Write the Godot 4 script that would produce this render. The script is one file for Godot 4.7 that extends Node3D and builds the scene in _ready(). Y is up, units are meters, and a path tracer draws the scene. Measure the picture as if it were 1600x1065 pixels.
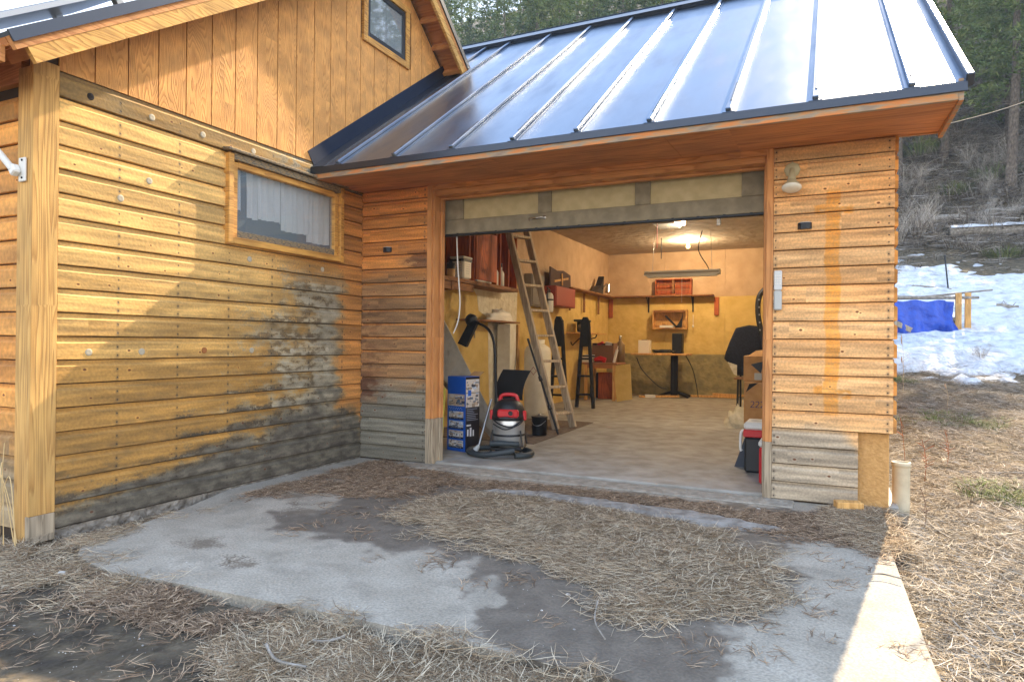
extends Node3D

var M := {}
var taken := {}
var rng := RandomNumberGenerator.new()
const NOLAB := ""

# ---------------------------------------------------------------- camera, sky, sun, exposure
func set_view() -> void:
	var cam := Camera3D.new()
	cam.name = "camera"
	cam.position = Vector3(3.8726, 1.0708, 4.9561)
	cam.rotation_degrees = Vector3(0.152, 25.15, 0.5486)
	cam.fov = 54.39
	cam.near = 0.05
	cam.far = 400.0
	add_child(cam)
	var sun := DirectionalLight3D.new()
	sun.name = "sun"
	sun.light_color = Color(1.0, 0.91, 0.77)
	sun.light_energy = 1.5
	sun.light_angular_distance = 0.5
	sun.shadow_enabled = true
	add_child(sun)
	sun.look_at_from_position(Vector3.ZERO, Vector3(-0.15, -0.862, 1.0), Vector3.UP)
	var env := Environment.new()
	env.background_mode = Environment.BG_SKY
	var sk := ProceduralSkyMaterial.new()
	sk.sky_top_color = Color(0.54, 0.65, 0.81)
	sk.sky_horizon_color = Color(0.97, 0.95, 0.90)
	sk.sky_curve = 0.30
	sk.ground_bottom_color = Color(0.30, 0.27, 0.23)
	sk.ground_horizon_color = Color(0.55, 0.55, 0.52)
	sk.sun_angle_max = 38.0
	sk.sun_curve = 0.12
	sk.sky_energy_multiplier = 1.0
	var sky := Sky.new()
	sky.sky_material = sk
	env.sky = sky
	env.background_energy_multiplier = 1.15
	env.tonemap_mode = Environment.TONE_MAPPER_LINEAR
	env.tonemap_exposure = 3.8
	env.sdfgi_enabled = true
	env.ssao_enabled = true
	env.ssil_enabled = true
	env.fog_enabled = true
	env.fog_density = 0.0012
	env.fog_light_color = Color(0.74, 0.82, 0.90)
	var we := WorldEnvironment.new()
	we.name = "world_environment"
	we.environment = env
	add_child(we)

# ---------------------------------------------------------------- mesh helpers
func S() -> SurfaceTool:
	var st := SurfaceTool.new()
	st.begin(Mesh.PRIMITIVE_TRIANGLES)
	st.set_smooth_group(-1)
	return st

func tri(st: SurfaceTool, a: Vector3, b: Vector3, c: Vector3) -> void:
	st.add_vertex(a); st.add_vertex(b); st.add_vertex(c)

func quad(st: SurfaceTool, a: Vector3, b: Vector3, c: Vector3, d: Vector3) -> void:
	tri(st, a, b, c); tri(st, a, c, d)

func uvq(st: SurfaceTool, p: Array, u: Array) -> void:
	for k in [0, 1, 2, 0, 2, 3]:
		st.set_uv(u[k]); st.add_vertex(p[k])

# a box with chamfered edges (44 triangles); bevel 0 gives a plain box
func bx(st: SurfaceTool, c: Vector3, s: Vector3, bas := Basis(), bev := 0.0) -> void:
	var h := s * 0.5
	var e: float = min(bev, min(h.x, min(h.y, h.z)) * 0.9)
	var f := func(sx: int, sy: int, sz: int, ax: int) -> Vector3:
		var v := Vector3(sx * h.x, sy * h.y, sz * h.z)
		if ax != 0: v.x -= sx * e
		if ax != 1: v.y -= sy * e
		if ax != 2: v.z -= sz * e
		return c + bas * v
	for s1 in [-1, 1]:
		for ax in 3:
			var q: Array[Vector3] = []
			for pr in [[-1, -1], [1, -1], [1, 1], [-1, 1]]:
				var m := [0, 0, 0]
				m[ax] = s1; m[(ax + 1) % 3] = pr[0] * s1; m[(ax + 2) % 3] = pr[1]
				q.append(f.call(m[0], m[1], m[2], ax))
			quad(st, q[3], q[2], q[1], q[0])
	if e <= 0.0: return
	for ax in 3:
		var b := (ax + 1) % 3
		var d := (ax + 2) % 3
		for pr in [[-1, -1], [1, -1], [1, 1], [-1, 1]]:
			var lo := [0, 0, 0]
			lo[ax] = -1; lo[b] = pr[0]; lo[d] = pr[1]
			var hi := lo.duplicate()
			hi[ax] = 1
			var q0: Vector3 = f.call(lo[0], lo[1], lo[2], b)
			var q1: Vector3 = f.call(hi[0], hi[1], hi[2], b)
			var q2: Vector3 = f.call(hi[0], hi[1], hi[2], d)
			var q3: Vector3 = f.call(lo[0], lo[1], lo[2], d)
			if pr[0] * pr[1] > 0: quad(st, q0, q1, q2, q3)
			else: quad(st, q3, q2, q1, q0)
	for x in [-1, 1]:
		for y in [-1, 1]:
			for z in [-1, 1]:
				tri(st, f.call(x, y, z, 0), f.call(x, y, z, 1), f.call(x, y, z, 2))

# a bar of rectangular section from a to b; w across (sideways), t thick (towards up)
func bar(st: SurfaceTool, a: Vector3, b: Vector3, w: float, t: float, up := Vector3.UP, bev := 0.0) -> void:
	var d := b - a
	var z := d.normalized()
	if absf(z.dot(up)) > 0.98: up = Vector3.RIGHT
	var x := up.cross(z).normalized()
	var y := z.cross(x)
	bx(st, (a + b) * 0.5, Vector3(w, t, d.length()), Basis(x, y, z), bev)

func tube(st: SurfaceTool, pts: Array, rads: Array, seg := 8, caps := true) -> void:
	st.set_smooth_group(1)
	var rings := []
	var nrm := Vector3.ZERO
	for i in pts.size():
		var p: Vector3 = pts[i]
		var t: Vector3 = (pts[min(i + 1, pts.size() - 1)] - pts[max(i - 1, 0)])
		t = t.normalized()
		if i == 0:
			nrm = t.cross(Vector3.UP if absf(t.y) < 0.9 else Vector3.RIGHT).normalized()
		else:
			nrm = (nrm - t * nrm.dot(t)).normalized()
		var bn := t.cross(nrm)
		var ring: Array[Vector3] = []
		var r: float = rads[min(i, rads.size() - 1)]
		for k in seg:
			var a := TAU * k / seg
			ring.append(p + (nrm * cos(a) + bn * sin(a)) * r)
		rings.append(ring)
	for i in rings.size() - 1:
		for k in seg:
			var k2 := (k + 1) % seg
			quad(st, rings[i][k], rings[i][k2], rings[i + 1][k2], rings[i + 1][k])
	if caps:
		st.set_smooth_group(-1)
		var n := rings.size() - 1
		for k in range(1, seg - 1):
			tri(st, rings[0][0], rings[0][k + 1], rings[0][k])
			tri(st, rings[n][0], rings[n][k], rings[n][k + 1])
	st.set_smooth_group(-1)

# profile of (radius, height) turned about local y
func lathe(st: SurfaceTool, prof: Array, seg: int, xf := Transform3D(), smooth := true) -> void:
	st.set_smooth_group(2 if smooth else -1)
	for i in prof.size() - 1:
		for k in seg:
			var a := TAU * k / seg
			var b := TAU * (k + 1) / seg
			var p0: Vector2 = prof[i]
			var p1: Vector2 = prof[i + 1]
			var v0 := xf * Vector3(p0.x * cos(a), p0.y, p0.x * sin(a))
			var v1 := xf * Vector3(p0.x * cos(b), p0.y, p0.x * sin(b))
			var v2 := xf * Vector3(p1.x * cos(b), p1.y, p1.x * sin(b))
			var v3 := xf * Vector3(p1.x * cos(a), p1.y, p1.x * sin(a))
			if p0.x > 0.00001: tri(st, v0, v2, v1)
			if p1.x > 0.00001: tri(st, v0, v3, v2)
	st.set_smooth_group(-1)

# polygon in local xy, extruded along local z from 0 to depth
func prism(st: SurfaceTool, poly: PackedVector2Array, depth: float, xf := Transform3D()) -> void:
	var ix := Geometry2D.triangulate_polygon(poly)
	for k in range(0, ix.size(), 3):
		var a := poly[ix[k]]
		var b := poly[ix[k + 1]]
		var c := poly[ix[k + 2]]
		tri(st, xf * Vector3(a.x, a.y, 0), xf * Vector3(b.x, b.y, 0), xf * Vector3(c.x, c.y, 0))
		tri(st, xf * Vector3(a.x, a.y, depth), xf * Vector3(c.x, c.y, depth), xf * Vector3(b.x, b.y, depth))
	for k in poly.size():
		var a := poly[k]
		var b := poly[(k + 1) % poly.size()]
		quad(st, xf * Vector3(a.x, a.y, 0), xf * Vector3(a.x, a.y, depth), xf * Vector3(b.x, b.y, depth), xf * Vector3(b.x, b.y, 0))

func obj(called: String, st: SurfaceTool, m: Material, parent: Node = null, tangents := false) -> MeshInstance3D:
	st.generate_normals()
	if tangents: st.generate_tangents()
	var o := MeshInstance3D.new()
	o.mesh = st.commit()
	o.material_override = m
	if parent == null:
		o.name = numbered(called)
		add_child(o)
	else:
		o.name = called
		parent.add_child(o, true)
	return o

func inst(called: String, mesh: Mesh, m: Material, parent: Node, xf := Transform3D()) -> MeshInstance3D:
	var o := MeshInstance3D.new()
	o.mesh = mesh
	o.material_override = m
	o.transform = xf
	if parent == null:
		o.name = numbered(called)
		add_child(o)
	else:
		o.name = called
		parent.add_child(o, true)
	return o

func numbered(called: String) -> String:
	var n: int = taken.get(called, 0)
	taken[called] = n + 1
	return called if n == 0 else "%s_%03d" % [called, n]

func tag(o: Node, label: String, category: String, group := "") -> Node:
	o.set_meta("label", label)
	o.set_meta("category", category)
	if group != "": o.set_meta("group", group)
	return o

func thing(called: String, label: String, category: String, at := Vector3.ZERO, turn := 0.0, group := "") -> Node3D:
	var o := Node3D.new()
	o.name = numbered(called)
	add_child(o)
	o.position = at
	o.rotation.y = turn
	tag(o, label, category, group)
	return o

func setting(o: Node, label := "", kind := "structure") -> Node:
	o.set_meta("kind", kind)
	if label != "": o.set_meta("label", label)
	return o

# ---------------------------------------------------------------- textures
func nz(sd: int, w: int, h: int, freq: float, oct := 4, sx := 1.0, sy := 1.0, cell := false) -> PackedByteArray:
	var n := FastNoiseLite.new()
	n.seed = sd
	n.frequency = freq
	n.fractal_octaves = oct
	n.noise_type = FastNoiseLite.TYPE_CELLULAR if cell else FastNoiseLite.TYPE_SIMPLEX_SMOOTH
	var im := n.get_image(int(ceil(w / sx)), int(ceil(h / sy)), false, false, true)
	if sx != 1.0 or sy != 1.0: im.resize(w, h, Image.INTERPOLATE_CUBIC)
	im.convert(Image.FORMAT_L8)
	return im.get_data()

func tex_rgb(b: PackedByteArray, w: int, h: int) -> ImageTexture:
	return ImageTexture.create_from_image(Image.create_from_data(w, h, false, Image.FORMAT_RGB8, b))

func tex_bump(b: PackedByteArray, w: int, h: int, scale: float) -> ImageTexture:
	var im := Image.create_from_data(w, h, false, Image.FORMAT_L8, b)
	im.convert(Image.FORMAT_RGBA8)
	im.bump_map_to_normal_map(scale)
	return ImageTexture.create_from_image(im)

func sn(seed_: int, w: int, h: int, freq: float, oct := 4, as_normal := false, bump := 4.0, ramp: Gradient = null, cell := false) -> ImageTexture:
	# seamless noise picture, optionally coloured by a ramp or turned into a normal map
	var n := FastNoiseLite.new()
	n.seed = seed_
	n.frequency = freq
	n.fractal_octaves = oct
	n.noise_type = FastNoiseLite.TYPE_CELLULAR if cell else FastNoiseLite.TYPE_SIMPLEX_SMOOTH
	var im := n.get_seamless_image(w, h, false, false, 0.12, true)
	im.convert(Image.FORMAT_L8)
	if as_normal:
		im.convert(Image.FORMAT_RGBA8)
		im.bump_map_to_normal_map(bump)
		return ImageTexture.create_from_image(im)
	if ramp == null:
		return ImageTexture.create_from_image(im)
	var lut := []
	for k in 256: lut.append(ramp.sample(k / 255.0))
	var src := im.get_data()
	var b := PackedByteArray()
	b.resize(w * h * 3)
	for k in w * h:
		var c: Color = lut[src[k]]
		b[k * 3] = c.r8; b[k * 3 + 1] = c.g8; b[k * 3 + 2] = c.b8
	return tex_rgb(b, w, h)

func ramp(stops: Array) -> Gradient:
	var g := Gradient.new()
	var o := PackedFloat32Array()
	var c := PackedColorArray()
	for s in stops:
		o.append(s[0]); c.append(Color8(s[1], s[2], s[3]))
	g.offsets = o
	g.colors = c
	return g

func std(r: int, g: int, b: int, rough := 0.7, metal := 0.0) -> StandardMaterial3D:
	var m := StandardMaterial3D.new()
	m.albedo_color = Color8(r, g, b)
	m.roughness = rough
	m.metallic = metal
	return m

func triplanar(m: StandardMaterial3D, scale: Vector3, world := true) -> StandardMaterial3D:
	m.uv1_triplanar = true
	m.uv1_world_triplanar = world
	m.uv1_scale = scale
	return m

# a surface coloured by noise between stops, with a fine relief
func rough_mat(sd: int, stops: Array, scale: Vector3, rough := 0.85, bump := 3.0, freq := 0.02, world := true, size := 256) -> StandardMaterial3D:
	var m := StandardMaterial3D.new()
	m.albedo_texture = sn(sd, size, size, freq, 5, false, 0.0, ramp(stops))
	m.normal_enabled = true
	m.normal_texture = sn(sd + 7, size, size, freq * 2.0, 4, true, bump)
	m.roughness = rough
	return triplanar(m, scale, world)

func lerp3(a: Vector3, b: Vector3, t: float) -> Vector3:
	return a + (b - a) * t

func sstep(a: float, b: float, x: float) -> float:
	var t := clampf((x - a) / (b - a), 0.0, 1.0)
	return t * t * (3.0 - 2.0 * t)

# ---------------------------------------------------------------- siding pictures: grain, stain, grey weathering, rot, nail rust and the wing's painted sun and shade, laid out as on each wall
func grey_edge(y: float) -> float:
	var ys := [0.0, 0.13, 0.2, 0.3, 0.45, 0.6, 1.0, 1.4, 1.75]
	var zs := [3.6, 2.9, 2.35, 1.8, 1.4, 1.2, 1.05, 0.92, 0.75]
	for k in ys.size() - 1:
		if y < ys[k + 1]: return lerpf(zs[k], zs[k + 1], clampf((y - ys[k]) / (ys[k + 1] - ys[k]), 0, 1))
	return 0.3

func siding_tex(which: String, w: int, h: int, u0: float, u1: float, y0: float, y1: float, expo: float, yb: float, nails: Array) -> StandardMaterial3D:
	var sd := which.hash() % 1000
	var n1 := nz(sd + 1, w, h, 0.006, 4)
	var n2 := nz(sd + 2, w, h, 0.05, 3, 14.0, 1.0)
	var n3 := nz(sd + 3, w, h, 0.12, 3)
	var n4 := nz(sd + 4, w, h, 0.035, 5, 2.0, 1.0)
	var n5 := nz(sd + 5, w, h, 0.012, 3, 5.0, 1.0)
	var b := PackedByteArray()
	b.resize(w * h * 3)
	var hb := PackedByteArray()
	hb.resize(w * h)
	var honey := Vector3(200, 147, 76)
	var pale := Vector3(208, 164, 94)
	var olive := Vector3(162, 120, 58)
	var orange := Vector3(196, 122, 56)
	var grey := Vector3(126, 120, 104)
	var dark := Vector3(64, 56, 46)
	var r := RandomNumberGenerator.new()
	r.seed = sd
	var rows := int((y1 - y0) / expo) + 3
	var tone := []
	var knots := []
	for k in rows:
		tone.append(r.randf_range(0.9, 1.08))
		var kk := []
		for q in (2 if which != "wing" else 4):
			if r.randf() < 0.75:
				kk.append(Vector3(r.randf_range(u0, u1), r.randf_range(0.25, 0.6), r.randf_range(0.005, 0.009)))
		knots.append(kk)
	for j in h:
		var y := y1 - (y1 - y0) * (j + 0.5) / h
		var k := int(floor((y - yb) / expo))
		var t := (y - yb) / expo - k
		k = clampi(k, 0, rows - 1)
		var tn: float = tone[k]
		var ge := grey_edge(y)
		for i in w:
			var u := u0 + (u1 - u0) * (i + 0.5) / w
			var p := j * w + i
			var a1 := n1[p] / 255.0
			# the coarse fields shift from board to board, as each board is another piece of timber
			var p5 := ((j * w + (i + k * 137) % w))
			var a2 := n2[p5] / 255.0
			var a3 := n3[p] / 255.0
			var a4 := n4[p5] / 255.0
			var a5 := n5[p5] / 255.0
			var c := honey
			var stain := 0.0
			var g := 0.0
			var rot := 0.0
			if which == "wing":
				var up := sstep(0.75, 1.5, y + (a5 - 0.5) * 0.7) * sstep(0.5, 1.3, u)  # paler wear high up, plus sunlit and shaded tones painted into the colour
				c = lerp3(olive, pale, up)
				var o := 1.0 - sstep(0.24, 0.42, u + (a5 - 0.5) * 0.24 + (a4 - 0.5) * 0.12)
				if y > 1.55: o = maxf(o, (1.0 - sstep(0.4, 1.5, u)) * 0.5)
				o *= sstep(0.28, 0.5, y + (a1 - 0.5) * 0.5)
				c = lerp3(c, Vector3(190, 126, 64), o * 0.7)
				g = (1.0 - sstep(ge - 0.5, ge + 0.42, u + (a1 - 0.5) * 0.8 + (a4 - 0.5) * 0.8 + (a3 - 0.5) * 0.4 + (t - 0.35) * 0.75 * (1.0 - sstep(0.5, 1.3, y)))) * (1.0 - o)
				g *= 1.0 - sstep(1.55, 1.74, y + (a3 - 0.5) * 0.15)
				var fringe := 1.0 - absf(g - 0.5) * 2.0
				var low := 0.14 if t < 0.22 else (0.05 if t < 0.4 else -0.06)
				rot = sstep(0.54, 0.74, a4 * 0.7 + a3 * 0.3 + fringe * 0.16 + low) * clampf(fringe + 0.25, 0, 1) * (1.0 - o) * (1.0 - sstep(1.45, 1.75, y))
				if u > ge + 1.1: rot = 0.0
				rot = maxf(rot, sstep(0.5, 0.75, a4 * 0.65 + a3 * 0.35 + low) * (1.0 - sstep(0.1, 0.6, y)) * 0.75)
				if y > 2.41:
					c = lerp3(Vector3(150, 112, 56), Vector3(128, 104, 62), a1)
					var mold := (1.0 - sstep(0.7, 1.35, u + (a5 - 0.5) * 0.4))
					g = mold * sstep(0.35, 0.6, a4)
					rot = mold * sstep(0.5, 0.62, a3 * 0.6 + a4 * 0.4)
			elif which == "front_l":
				c = lerp3(orange, Vector3(202, 136, 68), a5)
				var lim := 1.78 + u * 0.12 - sstep(0.45, 0.75, u) * 0.12
				g = 1.0 - sstep(lim - 0.2, lim + 0.06, y + (a5 - 0.5) * 0.4)
				var brown := Vector3(150, 112, 72)
				var gg := lerp3(grey, brown, sstep(0.5, 0.85, y + (a5 - 0.5) * 0.3))
				var lip := sstep(0.84, 0.9, t) * sstep(0.85, 1.0, y)
				c = lerp3(c, gg, g * (1.0 - lip * 0.8))
				g = 0.0
				stain = 0.4 * sstep(0.45, 0.65, a4) * (1.0 - sstep(0.1, 0.5, u + (a5 - 0.5) * 0.3)) * (1.0 - sstep(1.2, 1.75, y)) * sstep(0.5, 0.62, y)
				stain = maxf(stain, (1.0 - sstep(0.05, 0.32, u + (a4 - 0.5) * 0.35)) * sstep(0.5, 0.6, y) * (1.0 - sstep(0.72, 0.85, y)))
				stain = maxf(stain, sstep(0.5, 0.62, u + (a4 - 0.5) * 0.3) * sstep(1.7, 1.76, y) * (1.0 - sstep(1.84, 1.9, y)) * 0.7)
				c = lerp3(c, Vector3(84, 50, 30), stain * 0.8)
			elif which == "front_r":
				c = lerp3(Vector3(212, 156, 96), Vector3(220, 176, 122), a5)
				var lim2 := 0.52 - sstep(3.95, 4.2, u) * 0.25
				g = (1.0 - sstep(lim2 - 0.06, lim2 + 0.08, y + (a5 - 0.5) * 0.12)) * 0.9
				c = lerp3(c, Vector3(172, 158, 136), g)
				g = 0.0
				var wob := (a5 - 0.5) * 0.03
				var band := (1.0 - sstep(0.036, 0.05, absf(u - 3.925 + wob))) * sstep(0.58, 0.64, y) * (1.0 - sstep(2.08, 2.14, y))
				band = maxf(band, (1.0 - sstep(0.028, 0.045, absf(y - 0.755 + wob))) * (1.0 - sstep(0.1, 0.125, absf(u - 3.93))) * sstep(0.35, 0.5, a4))
				band = maxf(band, (1.0 - sstep(0.024, 0.04, absf(y - 1.99 + wob))) * (1.0 - sstep(0.1, 0.13, absf(u - 3.93))) * sstep(0.4, 0.55, a4))
				c = lerp3(c, Vector3(220, 138, 38), band * (0.2 + 0.35 * a3 + 0.3 * a4))
			else:
				c = lerp3(Vector3(196, 130, 58), Vector3(208, 150, 76), a5)
				g = (1.0 - sstep(0.2, 0.7, y + (a5 - 0.5) * 0.5)) * 0.8
			var gc := lerp3(Vector3(164, 157, 138), Vector3(126, 119, 100), a4)
			if which == "wing": gc = lerp3(lerp3(Vector3(112, 106, 94), Vector3(64, 62, 56), a4), gc, sstep(0.35, 0.65, y + (a1 - 0.5) * 0.5))
			c = lerp3(c, gc, g * 0.92)
			c = lerp3(c, dark, rot * (0.78 if which != "wing" else lerpf(0.8, 0.55, sstep(0.45, 0.8, y))))
			var grain := 0.80 + 0.36 * a2 + 0.2 * (a3 - 0.5)
			c *= grain * tn
			for kn in knots[k]:
				var dx: float = (u - kn.x) / 1.5
				var dy: float = (t - kn.y) * expo
				var d := sqrt(dx * dx + dy * dy)
				if d < kn.z * 2.2:
					var q := 1.0 - sstep(kn.z * 0.6, kn.z, d)
					c = lerp3(c, c * 1.12, 1.0 - sstep(kn.z, kn.z * 2.2, d))
					c = lerp3(c, Vector3(92, 48, 24), q * 0.85)
			var hv := 110.0 + 90.0 * a2 + 50.0 * (a3 - 0.5)
			for nx in nails:
				var ddx: float = absf(u - nx)
				if ddx < 0.03:
					for ty in [0.2, 0.58]:
						var ddy: float = absf(t - ty) * expo
						var d2 := sqrt(ddx * ddx + ddy * ddy)
						var ha := (1.0 - sstep(0.003, 0.016, sqrt(ddx * ddx + ddy * ddy * 0.4))) * 0.3
						c = lerp3(c, dark, ha * sstep(0.3, 0.6, a1 + (0.25 if y < 1.4 else -0.05)))
						if d2 < 0.0042:
							c = Vector3(46, 36, 30)
							hv = 60.0
			b[p * 3] = clampi(int(c.x), 0, 255)
			b[p * 3 + 1] = clampi(int(c.y), 0, 255)
			b[p * 3 + 2] = clampi(int(c.z), 0, 255)
			hb[p] = clampi(int(hv), 0, 255)
	var m := StandardMaterial3D.new()
	m.albedo_texture = tex_rgb(b, w, h)
	m.normal_enabled = true
	m.normal_texture = tex_bump(hb, w, h, 2.2)
	m.normal_scale = 0.8
	m.roughness = 0.82
	return m

# contour bands of a stretched noise read as the cathedral grain of rotary-cut plywood
func grain_tex(sd: int, w: int, h: int, sx: float, sy: float, bands: float, ca: Vector3, cb: Vector3, bump: float, along_y := true) -> Array:
	var n1 := nz(sd, w, h, 0.012, 2, sx, sy)
	var n2 := nz(sd + 1, w, h, 0.2, 3, (1.0 if along_y else 12.0), (12.0 if along_y else 1.0))
	var n3 := nz(sd + 2, w, h, 0.01, 3)
	var b := PackedByteArray()
	b.resize(w * h * 3)
	var hb := PackedByteArray()
	hb.resize(w * h)
	for p in w * h:
		var v := n1[p] / 255.0 * bands + n2[p] / 255.0 * 0.25
		var f: float = v - floorf(v)
		var e: float = f * f * (1.0 - sstep(0.85, 1.0, f))
		var c := lerp3(ca, cb, clampf(e * 1.1 + (n2[p] / 255.0 - 0.5) * 0.25, 0, 1)) * (0.9 + 0.2 * n3[p] / 255.0)
		b[p * 3] = clampi(int(c.x), 0, 255)
		b[p * 3 + 1] = clampi(int(c.y), 0, 255)
		b[p * 3 + 2] = clampi(int(c.z), 0, 255)
		hb[p] = clampi(int(200.0 - 130.0 * e + (n2[p] / 255.0 - 0.5) * 40.0), 0, 255)
	return [tex_rgb(b, w, h), tex_bump(hb, w, h, bump)]

func wood(sd: int, ca: Vector3, cb: Vector3, scale: Vector3, rough := 0.75, along_y := true, bands := 5.0) -> StandardMaterial3D:
	var t := grain_tex(sd, 256, 256, (1.0 if along_y else 6.0), (6.0 if along_y else 1.0), bands, ca, cb, 1.5, along_y)
	var m := StandardMaterial3D.new()
	m.albedo_texture = t[0]
	m.normal_enabled = true
	m.normal_texture = t[1]
	m.normal_scale = 0.5
	m.roughness = rough
	return triplanar(m, scale)

# concrete apron: pale cement, damp grimy area with an outline of its own, pores
func pad_tex() -> StandardMaterial3D:
	var w := 1024
	var h := 768
	var x0 := 0.0
	var x1 := 4.4
	var z0 := -0.1
	var z1 := 3.0
	var wet := PackedVector2Array([Vector2(1.02, 0.83), Vector2(0.95, 1.47), Vector2(0.85, 1.95), Vector2(1.02, 2.07), Vector2(1.45, 2.13), Vector2(2.01, 2.05), Vector2(2.24, 2.06), Vector2(2.51, 2.28), Vector2(2.58, 2.50), Vector2(2.71, 2.65), Vector2(2.91, 2.82), Vector2(3.14, 2.95), Vector2(3.36, 3.1), Vector2(3.57, 2.9), Vector2(3.59, 2.43), Vector2(3.48, 2.40), Vector2(3.57, 2.19), Vector2(3.74, 1.88), Vector2(3.74, 1.61), Vector2(3.60, 1.38), Vector2(3.58, 1.15), Vector2(3.89, 0.75), Vector2(4.3, 0.86), Vector2(4.3, 0.1), Vector2(3.55, 0.30), Vector2(2.21, 0.34), Vector2(1.2, 0.5)])
	var n1 := nz(51, w, h, 0.012, 5)
	var n2 := nz(52, w, h, 0.012, 5)
	var n3 := nz(53, w, h, 0.25, 2)
	var n4 := nz(54, w, h, 0.03, 4)
	var mask := Image.create(w / 4, h / 4, false, Image.FORMAT_L8)
	for j in h / 4:
		for i in w / 4:
			var q := Vector2(x0 + (x1 - x0) * (i + 0.5) * 4 / w, z0 + (z1 - z0) * (j + 0.5) * 4 / h)
			if Geometry2D.is_point_in_polygon(q, wet): mask.set_pixel(i, j, Color.WHITE)
	mask.resize(w / 32, h / 32, Image.INTERPOLATE_LANCZOS)
	mask.resize(w, h, Image.INTERPOLATE_CUBIC)
	var mk := mask.get_data()
	var b := PackedByteArray()
	b.resize(w * h * 3)
	var rb := PackedByteArray()
	rb.resize(w * h)
	for j in h:
		for i in w:
			var p := j * w + i
			var di := clampi(i + int((n1[p] - 128) * 0.32), 0, w - 1)
			var dj := clampi(j + int((n2[p] - 128) * 0.32), 0, h - 1)
			var a := mk[dj * w + di] / 255.0
			var g := sstep(0.12, 0.88, a + (n3[p] / 255.0 - 0.5) * 0.45 + (n4[p] / 255.0 - 0.5) * 0.4)
			var c := lerp3(Vector3(142, 134, 119), Vector3(164, 156, 141), n1[p] / 255.0)
			var d := lerp3(Vector3(80, 72, 62), Vector3(106, 97, 85), n4[p] / 255.0)
			c = lerp3(c, Vector3(118, 112, 100), sstep(0.55, 0.85, n2[p] / 255.0) * 0.35)
			c = lerp3(c, d, g * 0.95)
			var xx := x0 + (x1 - x0) * (i + 0.5) / w
			var zz := z0 + (z1 - z0) * (j + 0.5) / h
			for sp in [Vector3(0.92, 2.5, 0.13), Vector3(1.36, 2.62, 0.07), Vector3(0.93, 1.76, 0.12), Vector3(0.6, 1.45, 0.14), Vector3(1.25, 2.58, 0.05), Vector3(0.75, 1.62, 0.06)]:
				var ds := Vector2((xx - sp.x) * 0.7, zz - sp.y).length() + (n4[p] / 255.0 - 0.5) * 0.12
				if ds < sp.z: c = lerp3(c, Vector3(92, 80, 66), (1.0 - sstep(sp.z * 0.1, sp.z, ds + (n3[p] / 255.0 - 0.5) * 0.08)) * 0.7)
			if n3[p] > 196: c *= 0.8
			c *= 0.82 + 0.36 * n3[p] / 255.0
			b[p * 3] = int(minf(c.x, 255)); b[p * 3 + 1] = int(minf(c.y, 255)); b[p * 3 + 2] = int(minf(c.z, 255))
			rb[p] = int(235.0 - g * 40.0)
	var m := StandardMaterial3D.new()
	m.albedo_texture = tex_rgb(b, w, h)
	m.roughness_texture = ImageTexture.create_from_image(Image.create_from_data(w, h, false, Image.FORMAT_L8, rb))
	m.normal_enabled = true
	m.normal_texture = tex_bump(n3, w, h, 1.2)
	m.normal_scale = 0.5
	return m

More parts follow.
